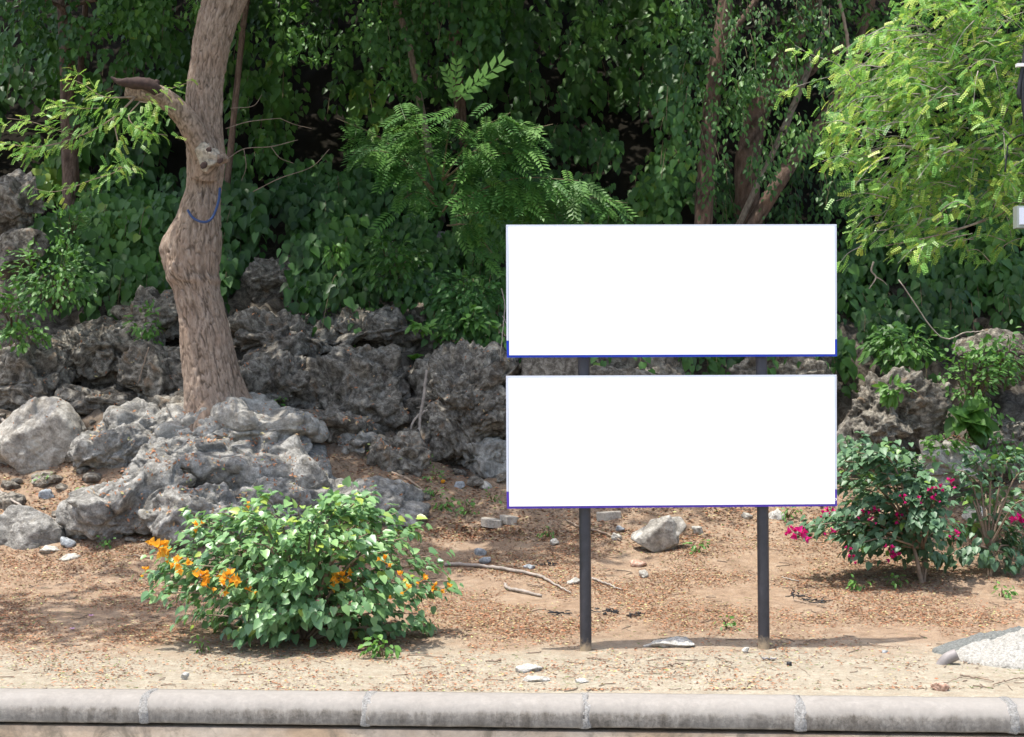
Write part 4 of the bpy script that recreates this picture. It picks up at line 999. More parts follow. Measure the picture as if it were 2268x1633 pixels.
inside_gap_hidden = (sx > 1135) & (sx < 1840) & (sy > 515) & (sy < 775)
keep &= fbm(np.stack([sx / 95, sy / 80, 0 * sx + 31], -1), 3) > np.where(sy < 430, .09, -.25)
keep &= ~(inside_gap_hidden & (rng.random(NS) < .8))
sx, sy = sx[keep], sy[keep]
B = hit(sx, sy)
clump = fbm(np.stack([sx / 130, sy / 110, 0 * sx], -1), 3)
off = 0.25 + 0.75 * np.clip(clump + .35, 0, 1.3) + rng.uniform(0, .35, len(sx)) + np.where((sy < 330) & (rng.random(len(sx)) < .45), rng.uniform(.3, 2.2, len(sx)), 0)
far = np.clip(B[:, 1] / 23, 1, 1.5)
A0 = B + np.stack([rng.normal(size=len(sx)) * .1, -off, 0.25 * off], -1)
ex_ = [(rng.uniform(1470, 1870), rng.uniform(-40, 420), rng.uniform(21.3, 22.2)) for _ in range(210)] + [(rng.uniform(-20, 380), rng.uniform(-40, 150), rng.uniform(22.5, 24)) for _ in range(70)] + [(rng.uniform(820, 1100), rng.uniform(-40, 120), rng.uniform(22.5, 24)) for _ in range(60)]
ex_ = np.array(ex_); sx = np.concatenate([sx, ex_[:, 0]]); sy = np.concatenate([sy, ex_[:, 1]]); eP = at(ex_[:, 0], ex_[:, 1], ex_[:, 2])
A0 = np.concatenate([A0, eP]); B = np.concatenate([B, eP]); far = np.concatenate([far, np.full(len(ex_), .9)])
ctint = np.clip(0.42 + 0.5 * fbm(np.stack([sx / 260, sy / 200, 0 * sx + 7], -1), 2), 0.05, .95)
own = np.argmin((sx[:, None] - np.array([s[0] for s in SEEDS])) ** 2 + 1.3 * (sy[:, None] - np.array([s[1] for s in SEEDS])) ** 2, 1)
for k, (cx_, cy_, lab) in enumerate(SEEDS):
    ids = np.where(own == k)[0]
    if len(ids) == 0: continue
    sv = [.8, 1.1, .95, 1.25, 1.15, .85, 1.0, 1.2, 1.1, .8, 1.1, 1.0, .9, 1.0, .9, .9, 1, .9, 1, 1.1, 1.2, 1][k]
    big = sv if cx_ < 1500 or cy_ > 500 else 0.72 * sv
    th_ = thing('vine_thicket', tuple(B[ids].mean(0)), lab, 'vines', 'vine thickets on the hill')
    fl, tw = MB(), MB()
    for q in ids:
        nl = rng.integers(7, 15); ln = rng.uniform(.35, .95) * big; s0 = A0[q]
        out = norm(np.array([rng.normal() * .5, -1, rng.uniform(-.3, .3)]))
        t = np.linspace(0, 1, nl)
        P = s0 + np.outer(t, out) * ln * .35 + np.outer(t ** 1.6, [0, 0, -1]) * ln * .8 + np.array([0, 0, .1])
        if q % 3 == 0: tw.tube(P[::2] if nl > 8 else P, 0.005, 4, cap=False)
        sd = np.where(np.arange(nl) % 2 == 0, 1, -1)[:, None] * np.array([1.0, 0, 0])
        L = sd * rng.uniform(.1, .7, (nl, 1)) + out * .3 + np.array([0, 0, -1.0]) + jit(nl, .2)
        Nn = np.array([0, -1.0, .55]) + jit(nl, .33) + sd * .2
        fl.scatter(HEART if cx_ < 1500 or cy_ > 500 else OVAL, P + sd * .04 + jit(nl, .035), L, Nn, rng.uniform(.10, .19, nl) * big * far[q], np.clip(ctint[q] + rng.normal(size=nl) * .14, 0, 1), rng.uniform(.8, 1.05, nl))
    if tw.n: part('stem', tw, M['twig_green'], th_, kind='stuff')
    part('foliage', fl, M['vine'], th_, kind='stuff')

# sunlit leafy sprays of the forest trees that reach into view
ft = [o for o in sc.objects if o.name.startswith('forest_tree')]
for x, y, Y, rp, n, ti in ((455, 25, 23.0, 60, 130, 2), (640, 40, 23.6, 80, 170, 2), (700, 110, 23.4, 60, 120, 2), (820, 60, 23.8, 90, 190, 4), (880, 170, 23.2, 60, 130, 4), (1090, 30, 24.2, 70, 120, 3), (1330, 60, 23.5, 70, 130, 3), (1500, 40, 22.0, 60, 150, 5), (1800, 60, 22.0, 60, 130, 6), (1720, 120, 22.2, 60, 110, 6), (1640, 190, 22.0, 60, 120, 5), (1900, 30, 22.4, 60, 110, 7), (250, 60, 23.2, 70, 130, 0), (60, 40, 23.5, 60, 100, 0)):
    mb = MB(); c = at(x, y, Y); r_ = rp * Y / F
    k = max(4, n // 9); cl = c + jit(k, .5) * np.array([r_, .35, r_ * .7]); q = np.repeat(cl, 9, 0); m = len(q); q = q + jit(m, .11)
    mb.scatter(OVAL, q, jit(m, .6) + [0, -.3, -.7], np.array([0, -.5, 1]) + jit(m, .5), rng.uniform(.1, .17, m), np.clip(rng.normal(.8, .2, m), 0, 1), rng.uniform(.8, 1.2, m))
    for a_ in cl[::2]: mb.tube(spline(np.array([c + [rng.normal() * .1, .3, .5], (c + a_) / 2 + [0, 0, .15], a_]), 7), np.linspace(.008, .003, 7), 4, tint=.1)
    part('leafy_branch', mb, M['shrub'], ft[ti % len(ft)], kind='stuff')
# drooping compound-leaved shrub in the middle
sb = hit1(960, 560); shrub = thing('drooping_shrub', tuple(sb), 'wide spreading shrub with drooping compound leaves left above the boards', 'shrub')
frond_me = []
for tnt in (0.4, 0.55, 0.7, 0.85, 1.0):
    m_ = MB(); lf = MB()
    tv, tf = FROND
    m_.add(tv, tf, tnt); frond_me.append(m_.mesh('frond', M['shrub']))
m_ = MB(); m_.add(SHOOT[0], SHOOT[1], .9); shoot_me = m_.mesh('frond', M['shrub'])
fr_tips = []
br = []
for (x0, y0, x1, y1, n) in ((960, 420, 745, 262, 18), (960, 420, 800, 330, 20), (960, 400, 880, 240, 20), (980, 400, 1010, 235, 18), (980, 400, 1130, 250, 20), (980, 400, 1225, 275, 20), (990, 410, 1180, 340, 22), (960, 430, 860, 370, 16), (1000, 430, 1060, 330, 20),
                            (1000, 450, 1280, 400, 22), (1000, 460, 1390, 450, 22), (1000, 460, 1200, 460, 18), (1000, 480, 1320, 500, 16), (980, 470, 1050, 440, 12), (970, 460, 880, 450, 8), (990, 500, 1090, 560, 14)):
    a = at(x0, y0, 21.6); b = at(x1, y1, 20.7 + rng.normal() * .25); md = (a + b) / 2 + np.array([0, -.1, .18])
    P = spline(np.array([a, md, b]), 16); br.append(P)
    for t in rng.uniform(.35, 1, int(n * 1.25)):
        q = P[min(15, int(t * 15))]
        fr_tips.append((q + jit(1, .09)[0], norm(b - a), t))
for P in br:
    m2 = MB(); m2.tube(P, np.linspace(.016, .005, 16), 6); part('branch', m2, M['twig_green'], shrub)
for q, dr, t in fr_tips:
    L = norm(dr * .5 + np.array([rng.normal() * .6, -.55, -.45 - .3 * rng.random()]) ); Nn = norm(np.array([0, -.55, 1.0]) + jit(1, .3)[0])
    x = norm(np.cross(L, Nn)); z = np.cross(x, L); s_ = rng.uniform(.3, .48)
    o = put('frond', frond_me[rng.integers(0, 5)], tuple(q), shrub)
    o.rotation_euler = Matrix(np.stack([x, L, z], 1).tolist()).to_euler(); o.scale = (s_, s_, s_)
for (x0, y0, x1, y1) in ((1010, 225, 1120, 122), (1010, 225, 985, 145), (1005, 225, 1012, 130), (1015, 215, 1080, 160)):   # upright young shoots
    a = at(x0, y0, 20.9); b = at(x1, y1, 20.7); L = norm(b - a); Nn = norm(np.array([0.1, -.9, .5])); x = norm(np.cross(L, Nn)); z = np.cross(x, L); s_ = np.linalg.norm(b - a)
    o = put('frond', shoot_me, tuple(a), shrub); o.rotation_euler = Matrix(np.stack([x, L, z], 1).tolist()).to_euler(); o.scale = (s_ * .7, s_, s_)

# generic leafy shrubs and weeds
def shrub_blob(name, x, y, Y, rx, rz, n, size, mat, label, cat='shrub', group=None, tmpl=OVAL, tint=(.2, .8), ncl=None, up=0.0):
    base = hit1(x, y + .75 * rz * F / Y); Yc = min(Y, base[1] - .02) if Y < base[1] - .9 else base[1] - .08
    c = at(x, y, Yc); Y = Yc
    t = thing(name, tuple(base), label, cat, group)
    mb, st = MB(), MB(); ncl = ncl or max(3, n // 14)
    d = norm(rng.normal(size=(ncl, 3))) * (rng.uniform(.15, 1, ncl) ** .5)[:, None]; d[:, 1] *= .7
    tips = c + d * np.array([rx, rx * .8, rz])
    for q in tips:
        md = base * .4 + q * .6 + np.array([0, 0, .08 * rz]); st.tube(spline(np.array([base - [0, 0, .05], md, q]), 7), np.linspace(.008, .003, 7), 5)
    idx = rng.integers(0, ncl, n); q = tips[idx] + jit(n, .22 * min(rx, rz) + .015) * np.array([1, 1, .8])
    L = norm(q - c) * .8 + np.array([0, -.3, -.5 + up]) + jit(n, .4)
    mb.scatter(tmpl, q, L, np.array([0, -.6, .9]) + jit(n, .4) + .3 * norm(q - c), rng.uniform(.7, 1.25, n) * size, np.clip(rng.uniform(*tint, n), 0, 1), rng.uniform(.8, 1.2, n))
    part('stem', st, M['twig_green'], t); part('foliage', mb, M[mat], t, kind='stuff')
    return t
shrub_blob('leafy_shrub', 125, 620, 20.6, .62, .62, 620, .10, 'shrub', 'bright green leafy shrub on the rocks at the left edge', tint=(.3, 1))
shrub_blob('leafy_shrub', 30, 690, 20.3, .35, .35, 240, .10, 'shrub', 'smaller green shrub at the left edge under the bright one', tint=(.3, .9))
shrub_blob('leafy_shrub', 150, 500, 21.0, .25, .42, 150, .08, 'shrub', 'slender upright shrub with small leaves above the bright green shrub', tint=(.4, 1), up=.6)
shrub_blob('leafy_shrub', 55, 745, 20.1, .28, .16, 110, .1, 'weed', 'low green plant over dead sticks at the left edge', tint=(.3, .9))
shrub_blob('leafy_shrub', 320, 725, 20.5, .24, .28, 150, .09, 'weed', 'small green shrub on the rocks left of the trunk', tint=(.2, .8))
shrub_blob('dark_shrub', 870, 575, 21.3, .55, .42, 330, .13, 'vine', 'dark bluish green shrub right of the centre rocks', tint=(.3, .7))
shrub_blob('dark_shrub', 1035, 655, 20.9, .5, .45, 330, .12, 'shrub', 'dark shrub with pale glinting leaves beside the upper board', tint=(.1, .6))
shrub_blob('dark_shrub', 1040, 715, 20.4, .42, .25, 210, .13, 'vine', 'low dark leaved plant above the dark pitted boulder', tint=(.2, .7))
shrub_blob('leafy_shrub', 925, 722, 20.3, .16, .14, 46, .12, 'weed', 'fresh light green sprig on the sloping rock', tint=(.6, 1))
shrub_blob('leafy_shrub', 740, 540, 20.9, .2, .3, 70, .13, 'shrub', 'glossy sunlit vine sprig in the centre left vines', tint=(.7, 1))
shrub_blob('leafy_shrub', 2150, 860, 19.4, .5, .55, 420, .1, 'shrub', 'sunlit bright leaved shrub right of the round boulder', tint=(.5, 1))
shrub_blob('leafy_shrub', 2230, 800, 19.6, .4, .4, 250, .1, 'shrub', 'green shrub at the right edge above the dark pitted rock', tint=(.3, .9))
shrub_blob('dark_shrub', 2010, 770, 20.0, .7, .35, 320, .12, 'vine', 'dark undergrowth behind the round boulder', tint=(.3, .8))
shrub_blob('dark_shrub', 2140, 930, 19.2, .24, .2, 26, .3, 'vine', 'plant with big dark heart shaped leaves right of the round boulder', tmpl=HEART, tint=(.5, .8))
shrub_blob('leafy_shrub', 1985, 866, 18.7, .27, .1, 60, .15, 'shrub', 'pale leaved creeper sitting on top of the round boulder', tint=(.8, 1))
shrub_blob('leafy_shrub', 2090, 985, 18.6, .38, .14, 130, .09, 'weed', 'sunlit low plant between round boulder and magenta bush', tint=(.5, 1))
shrub_blob('leafy_shrub', 1890, 960, 18.4, .16, .32, 60, .11, 'bush_dark', 'thin climbing shoot at the right edge of the lower board', tmpl=HEART, tint=(.4, 1), up=.3)
shrub_blob('leafy_shrub', 2215, 1000, 18.5, .3, .22, 110, .1, 'shrub', 'green plant on the dark rock at the right edge', tint=(.3, .8))
GW = 'small weeds among rocks and litter'
for x, y, s_, n, lab in ((690, 935, .14, 46, 'feathery green weed right of the tree root'), (615, 888, .12, 30, 'small weed against the holed rock by the tree'), (770, 758, .14, 34, 'small weed on the slope above the pitted outcrop'),
                         (835, 1008, .14, 34, 'weed at the foot of the jagged grey rock'), (655, 880, .1, 24, 'weed on the pitted rock right of the trunk'), (830, 705, .12, 30, 'little weed on the sloping brown rock'),
                         (95, 1060, .1, 22, 'weed in the litter below the pale boulder'), (215, 1085, .16, 40, 'weed left of the tall grey rock face'), (600, 1085, .08, 16, 'tiny weed on the grey outcrop'),
                         (265, 1090, .08, 18, 'tiny weed growing on the tall grey rock'), (1745, 1135, .12, 30, 'weed behind the right post under the board'), (300, 910, .12, 30, 'weed left of the dark lumpy rock'),
                         (640, 1205, .1, 20, 'weed in the crack behind the flowering bush'), (1090, 1100, .1, 22, 'weed at the left edge of the lower board'), (850, 1432, .16, 44, 'weed on the soil under the right of the flowering bush'),
                         (450, 1430, .1, 20, 'pale weed left under the flowering bush'), (1545, 1210, .12, 30, 'weed right of the pale wedge shaped stone'), (1215, 1175, .1, 24, 'weed left of the left post'),
                         (960, 1050, .12, 28, 'weed on the ground below the dark boulder'), (990, 1110, .14, 36, 'low weed on the litter left of the boards'), (1905, 1290, .13, 30, 'weed in the shade left of the magenta bush stem'),
                         (1975, 1285, .12, 28, 'weed just left of the magenta bush stem'), (240, 1195, .1, 20, 'weed at the foot of the tall grey rock'), (2220, 1310, .12, 26, 'weed in the litter at the right edge'), (960, 1085, .1, 26, 'weed patch on the litter below the jagged rock'), (1035, 1125, .12, 30, 'weed patch above the hexagonal paver'), (905, 1090, .1, 24, 'weed beside the right end of the grey outcrop'), (430, 790, .1, 22, 'weed at the left edge of the trunk above the holed rock'), (180, 790, .12, 26, 'weed on the bulging rock wall at left'), (940, 1015, .1, 20, 'weed under the overhang of the dark boulder'), (560, 830, .1, 22, 'weed on the rock right of the lower trunk'), (720, 700, .14, 30, 'weed hanging on the rock ledge under the centre left vines'), (60, 880, .1, 20, 'weed above the dead logs at the left edge'), (2060, 1060, .12, 30, 'weed by the low pale rock behind the magenta bush'),
                         (1610, 1380, .1, 14, 'tiny sprout on the litter left of the right post')):
    b = hit1(x, y + 6); shrub_blob('weed', x, y, b[1] - .02, s_, s_ * .7, n, s_ * .5, 'weed', lab, 'weed', GW, tint=(.2, .9), ncl=6)
for x, y, n, s_, tm, lab in ((555, 906, 11, .24, STRAP, 'rosette of bright strap leaves at the tree root'), (498, 908, 7, .2, STRAP, 'small strap leaved plant at the foot of the trunk'), (527, 935, 4, .16, HEART, 'plant with one broad pale leaf on the ledge'), (918, 790, 5, .17, HEART, 'heart leaved plant on top of the dark boulder')):
    b = hit1(x, y + 8); c = at(x, y, b[1] - .15); t = thing('leafy_plant', tuple(c - [0, 0, .05]), lab, 'plant')
    me_ = MB(); me_.add(tm[0], tm[1], .8); me_ = me_.mesh('leaf', M['weed'])
    for a in np.linspace(0, 2 * np.pi, n, endpoint=False):
        L = norm(np.array([math.cos(a), math.sin(a) * .8 - .2, .45 + .3 * rng.random()])); Nn = np.array([0, -.5, 1.0]); x_ = norm(np.cross(L, Nn)); z_ = np.cross(x_, L); s2 = s_ * rng.uniform(.75, 1.15)
        o = put('leaf', me_, tuple(c - [0, 0, .04]), t); o.rotation_euler = Matrix(np.stack([x_, L, z_], 1).tolist()).to_euler(); o.scale = (s2, s2, s2)

# ================================================================== FLOWERING BUSHES
def cluster_mesh(mat, nb, seed):
    r_ = np.random.default_rng(seed); mb = MB()
    d = norm(r_.normal(size=(nb, 3)) + np.array([0, -.3, .5])); c0 = d * .35 + r_.normal(size=(nb, 3)) * .12
    for c_, d_ in zip(c0, d):
        a = norm(np.cross(d_, r_.normal(size=3))); b_ = np.cross(d_, a)
        for q in range(3):
            ang = q * 2.09 + .3; o_ = a * math.cos(ang) + b_ * math.sin(ang)
            mb.scatter(HEART, np.array([c_]), np.array([o_ * .7 + d_ * .8]), np.array([d_ - o_ * .6]), np.array([.42]), np.array([r_.uniform(.1, 1)]), .95)
        mb.tube(np.array([[0, 0, 0], c_ * .5, c_ + d_ * .03]), .02, 5, tint=.3)
        mb.scatter(OVAL, np.array([c_]), np.array([d_]), np.array([a]), np.array([.16]), np.array([1.0]), .5)
    return mb.mesh('flower', mat)
def flowering_bush(base, tips, n_leaf, size, mat, label, flowers, fmat, Yf, nparts=260, extra=None, core=0.35, stem=0.0):
    t = thing('flowering_bush', tuple(base), label, 'bush')
    if stem:
        for k in range(3):
            m2 = MB(); e_ = base + np.array([rng.normal() * .1, rng.normal() * .1, stem]); m2.tube(spline(np.array([base - [0, 0, .1], base * .5 + e_ * .5 + jit(1, .03)[0], e_]), 12), np.linspace(.028, .018, 12) * (1 - .25 * k), 8, wob=.05); part('stem', m2, M['twig'], t)
    mb = MB(); P_all, dirs = [], []
    for q in tips:
        md = base * .45 + q * .55 + np.array([0, 0, .22 * abs(q[2] - base[2]) + .04])
        P = spline(np.array([base + [0, 0, stem - .05], md + [0, 0, stem * .3], q]), 18)
        m2 = MB(); m2.tube(P, np.linspace(.016, .004, 18), 6); part('branch', m2, M['twig'], t)
        n = max(4, int(n_leaf / len(tips)))
        u = core + (1 - core) * rng.uniform(0, 1, n) ** .6; i0 = np.clip((u * 17).astype(int), 0, 16)
        P_all.append(P[i0] + jit(n, 1) * (.045 + .09 * (1.05 - u))[:, None]); dirs.append(norm(P[i0 + 1] - P[i0]))
    q = np.concatenate(P_all); dr = np.concatenate(dirs); q = q[q[:, 2] > base[2] + .04] if False else q
    low = q[:, 2] < base[2] + .05; q[low, 2] = base[2] + .05 + rng.uniform(0, .12, low.sum())
    n = len(q); cen = base + np.array([0, 0, .55])
    outw = norm(q - cen)
    L = dr * .4 + outw * .5 + np.array([0, -.1, -.65]) + jit(n, .35); Nn = outw * .6 + np.array([0, -.35, .9]) + jit(n, .35)
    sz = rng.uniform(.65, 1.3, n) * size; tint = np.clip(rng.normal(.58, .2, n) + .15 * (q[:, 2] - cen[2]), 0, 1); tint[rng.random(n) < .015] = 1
    wd = rng.uniform(.85, 1.1, n)
    # the leaves nearest the viewer side are parts of their own
    front = np.argsort(q[:, 1] - .25 * sz / size + rng.normal(size=n) * .12)[:nparts]
    rest = np.setdiff1d(np.arange(n), front)
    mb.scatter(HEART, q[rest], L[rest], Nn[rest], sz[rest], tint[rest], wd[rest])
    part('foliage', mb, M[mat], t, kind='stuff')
    lv = []
    for tt in (.2, .4, .55, .7, .9):
        m_ = MB(); m_.add(HEART[0], HEART[1], tt); lv.append((tt, m_.mesh('leaf', M[mat])))
    for k in front:
        y_ = norm(L[k]); x_ = norm(np.cross(y_, Nn[k])); z_ = np.cross(x_, y_)
        me_ = min(lv, key=lambda a: abs(a[0] - tint[k]))[1]
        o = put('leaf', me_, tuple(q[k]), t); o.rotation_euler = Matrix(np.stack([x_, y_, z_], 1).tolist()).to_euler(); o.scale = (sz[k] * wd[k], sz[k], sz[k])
    cl = [cluster_mesh(M[fmat], nb, 50 + nb) for nb in (2, 4, 7)]
    if extra: cl2 = cluster_mesh(M[extra[0]], 2, 77)
    for (x, y, s_) in flowers:
        d = at(x, y, 1.0) - np.array([0, 0, CAMH])
        cand = q[np.argsort(np.hypot(px(q)[0] - x, px(q)[1] - y))[:6]]
        Y_ = q[np.argsort(np.hypot(px(q)[0] - x, px(q)[1] - y))[:22]][:, 1].min() - .05
        o = put('flower', cl[0 if s_ < 14 else 1 if s_ < 24 else 2], tuple(at(x, y, Y_)), t)
        k = s_ * (1.3 if fmat == 'orange' else 1.0) * Y_ / F; o.scale = (k, k, k); o.rotation_euler = (rng.uniform(-.4, .4), rng.uniform(-.4, .4), rng.uniform(0, 6))
    for (x, y, s_) in (extra[1] if extra else ()):
        cand = q[np.argsort(np.hypot(px(q)[0] - x, px(q)[1] - y))[:6]]; Y_ = cand[:, 1].min() - .05
        o = put('flower', cl2, tuple(at(x, y, Y_)), t, label='single magenta bloom'); k = s_ * .8 * Y_ / F; o.scale = (k, k, k)
    return t
b1 = hit1(670, 1412); Yb = b1[1]
tip_px = [(825, 1092), (800, 1115), (760, 1120), (405, 1138), (440, 1150), (520, 1125), (545, 1140), (600, 1135), (660, 1130), (700, 1140), (730, 1115), (880, 1135), (940, 1165), (900, 1190), (990, 1245), (960, 1230), (985, 1310), (940, 1300),
          (318, 1268), (345, 1222), (360, 1290), (400, 1250), (410, 1330), (400, 1365), (450, 1370), (960, 1390), (930, 1360), (880, 1400), (820, 1395), (520, 1420), (600, 1425), (700, 1430), (760, 1425), (480, 1200), (560, 1200), (640, 1190), (720, 1190), (800, 1190), (860, 1220),
          (500, 1280), (580, 1280), (660, 1270), (740, 1280), (820, 1290), (900, 1290), (540, 1350), (620, 1360), (700, 1360), (780, 1360), (860, 1340), (440, 1300)]
tips = []
for (x, y) in tip_px:
    ex = min(1, np.hypot((x - 655) / 350, (y - 1270) / 180)); dy = .85 * math.sqrt(max(0, 1 - ex * ex))
    tips.append(at(x, y, Yb + rng.normal() * .12 - (dy if rng.random() < .75 else -dy * .8)))
for k in range(26):
    a = rng.uniform(0, 2 * np.pi); rr = rng.uniform(.3, 1); tips.append(b1 + np.array([math.cos(a) * 1.15 * rr, math.sin(a) * .8 * rr + .1, rng.uniform(.35, 1.05)]))
for k in range(34):          # stray shoots
    a = rng.uniform(0, 2 * np.pi); el = rng.uniform(.1, 1.3); r_ = rng.uniform(1.0, 1.2)
    tips.append(b1 + np.array([math.cos(a) * math.cos(el) * 1.35 * r_, math.sin(a) * math.cos(el) * .85 * r_, .15 + math.sin(el) * 1.1 * r_]))
tips = np.array(tips); tips[:, 2] = np.maximum(tips[:, 2], b1[2] + .09)
flowering_bush(b1, tips, 4600, .083, 'bush', 'rounded green bush with orange papery flowers near the coping', [(350, 1214, 32), (398, 1250, 26), (372, 1244, 12), (444, 1278, 26), (462, 1302, 20), (506, 1282, 28), (504, 1302, 22), (555, 1310, 14), (757, 1284, 30), (748, 1292, 16), (852, 1246, 18), (888, 1278, 14), (935, 1286, 16), (900, 1308, 16), (968, 1308, 18), (990, 1304, 14), (440, 1168, 16), (322, 1268, 14), (545, 1122, 13), (865, 1328, 10)], 'orange', Yb,
               280, ('pink', [(802, 1262, 12), (796, 1275, 12), (705, 1332, 9)]))
b2 = hit1(2045, 1288); Yb2 = b2[1]
tip_px = [(1880, 1015), (1905, 1010), (1850, 1050), (1930, 1000), (1980, 1010), (2030, 1030), (1880, 1080), (1940, 1060), (2000, 1080), (2060, 1080), (1850, 1130), (1910, 1130), (1970, 1140), (2030, 1140), (1860, 1190), (1900, 1210), (1960, 1200), (2010, 1200), (2070, 1170), (1790, 1160), (1770, 1180), (1890, 1235), (1975, 1230), (2080, 1240), (2110, 1200), (2100, 1130), (2090, 1090), (1845, 1180), (1930, 1180), (2040, 1240)]
tips = []
for (x, y) in tip_px + tip_px[:20]:
    tips.append(at(x + rng.normal() * 14, y + rng.normal() * 12, Yb2 - .1 + rng.normal() * .35))
tips = np.array(tips); tips[:, 2] = np.maximum(tips[:, 2], b2[2] + .32)
flowering_bush(b2, tips, 2300, .086, 'bush_dark', 'dark green bush with magenta flowers right of the boards', [(1767, 1184, 34), (1752, 1180, 20), (1840, 1136, 20), (1822, 1140, 14), (1838, 1182, 18), (1878, 1222, 16), (1888, 1240, 16), (1970, 1222, 22), (1980, 1236, 22), (1912, 1142, 18), (1935, 1134, 18), (1932, 1156, 14), (1990, 1150, 20), (2000, 1106, 16), (2064, 1090, 16), (2082, 1084, 16), (2106, 1072, 18), (2072, 1108, 16), (2036, 1108, 14), (2114, 1186, 18), (2122, 1194, 12)], 'pink', Yb2, 250, core=.3, stem=.42)
b3 = hit1(2190, 1275); tips = []
for (x, y) in [(2120, 1040), (2150, 1010), (2200, 1020), (2250, 1010), (2290, 1040), (2130, 1100), (2180, 1090), (2240, 1100), (2300, 1110), (2150, 1170), (2210, 1160), (2260, 1170), (2310, 1180), (2140, 1230), (2190, 1240), (2250, 1250), (2300, 1250), (2230, 1210), (2080, 1240), (2270, 1225)]:
    tips.append(at(x, y, b3[1] + .1 + rng.normal() * .3))
tips = np.array(tips); tips[:, 2] = np.maximum(tips[:, 2], b3[2] + .15)
flowering_bush(b3, tips, 800, .084, 'bush_dark', 'sparse dark bush with few magenta blooms at the right edge', [(2255, 1152, 24), (2262, 1160, 16), (2240, 1150, 10)], 'pink', b3[1], 160, core=.3, stem=.35)

# ================================================================== STICKS, LOGS, ROOTS
def stick(pts, mat, label, name='fallen_stick', group='fallen sticks and branches', lift=0.012, cat='stick', seg=8, Yfix=None):
    """pts: (x px, y px, radius px) lying on the ground"""
    q = hit([p[0] for p in pts], [p[1] for p in pts]) if Yfix is None else np.array([at(p[0], p[1], Yfix) for p in pts])
    r = np.array([p[2] * q_[1] / F for p, q_ in zip(pts, q)]); q[:, 2] += r * .8 + lift * (Yfix is None)
    s4 = spline(np.concatenate([q, r[:, None]], 1), 6 * len(pts)); mb = MB(); mb.tube(s4[:, :3] + jit(len(s4), .004), np.maximum(s4[:, 3], .002), seg, wob=.08)
    return solo(name, mb, M[mat], tuple(q[0]), label, cat, group)
stick([(985, 1253, 4), (1060, 1258, 4), (1130, 1268, 4), (1190, 1280, 3.4), (1230, 1300, 2.5), (1264, 1316, 1.5)], 'twig_grey', 'long bent branch lying left of the left post', name='fallen_branch')
stick([(1118, 1300, 3), (1124, 1306, 3.5), (1150, 1314, 4), (1200, 1322, 3)], 'twig_grey', 'curved pale stick below the long bent branch')
stick([(1165, 1296, 1.6), (1200, 1304, 1.6)], 'twig', 'short thin stick between the bent branch and the curved stick')
stick([(1253, 1158, 2), (1290, 1172, 2.6), (1330, 1184, 2.4), (1375, 1200, 1.6)], 'twig', 'thin dark branch passing behind the left post')
stick([(1312, 1286, 2.6), (1345, 1296, 2.4), (1378, 1308, 1.6)], 'twig_grey', 'stick right of the left post in the orange litter')
stick([(0, 1108, 2.4), (40, 1138, 2.4), (66, 1158, 2), (110, 1170, 1.6), (170, 1180, 1.2)], 'twig_grey', 'thin pale branch across the sunk slab at the left edge', lift=.12)
stick([(-20, 893, 9), (50, 904, 9), (125, 915, 6)], 'twig_grey', 'thick grey dead log at the left edge above the pale boulder', name='dead_log', cat='log')
stick([(20, 902, 5), (90, 905, 5), (160, 912, 4)], 'twig', 'dark dead log crossing behind the thick grey one', name='dead_log', cat='log', lift=.07)
stick([(-10, 925, 4), (20, 940, 4), (45, 955, 3)], 'twig_grey', 'thin dead log poking out left of the pale boulder', name='dead_log', cat='log')
stick([(250, 925, 5), (310, 930, 6), (350, 935, 5), (400, 940, 4)], 'twig', 'weathered dead branch in front of the tree base rocks', name='dead_log', cat='log', lift=.1)
stick([(945, 822, 2.6), (938, 880, 3.2), (930, 930, 3), (928, 975, 3)], 'twig_grey', 'straight bare root hanging down the dark pitted boulder', name='hanging_root', cat='root', Yfix=19.3)
stick([(946, 910, 2), (925, 925, 2.6), (912, 945, 2.4), (910, 975, 2)], 'twig_grey', 'forked bare root left of the straight one', name='hanging_root', cat='root', Yfix=19.3)
stick([(1110, 640, 1.3), (1118, 680, 1.2), (1113, 740, 1.2), (1108, 800, 1)], 'twig_grey', 'thin bare creeper hanging beside the upper board', name='hanging_creeper', cat='creeper', Yfix=19.6)
stick([(1868, 170, 3.5), (1878, 120, 3.8), (1872, 60, 3.8), (1852, -20, 3.8)], 'twig', 'thick wavy creeper hanging left of the feathery tree', name='hanging_creeper', cat='creeper', Yfix=21.5)
stick([(1113, 700, 1), (1130, 740, 1), (1135, 800, .8)], 'twig_grey', 'second thin creeper hanging closest to the upper board', name='hanging_creeper', cat='creeper', Yfix=19.5)
stick([(690, 962, 2), (750, 952, 2), (810, 942, 2), (868, 935, 1.2)], 'twig', 'thin branch on the ground at the foot of the pitted outcrop')
stick([(868, 1050, 3), (905, 1065, 3), (940, 1090, 2), (965, 1100, 1.5)], 'twig', 'dark root running down from the grey outcrop', name='bare_root', cat='root')
stick([(1440, 1424, 1.8), (1480, 1421, 1.8), (1530, 1426, 1.5)], 'twig', 'thin dark twig over the sunk whitish stone')
stick([(1690, 1463, 2.6), (1720, 1464, 2.6)], 'pipe_grey', 'short grey tube scrap in front of the right post', name='tube_scrap', cat='scrap', group=None)
stick([(1075, 1470, 1.8), (1110, 1468, 2.2)], 'twig', 'short dark stick on the soil left of the left post')
stick([(1300, 1460, 1.6), (1330, 1465, 1.6), (1350, 1468, 1.2)], 'twig', 'short stick just in front of the left post')
stick([(1480, 1478, 2), (1512, 1473, 2)], 'twig', 'dark stick lying in front between the posts')
stick([(1585, 1460, 1.5), (1610, 1468, 1.5), (1625, 1474, 1.2)], 'twig', 'thin crooked twig left in front of the right post')
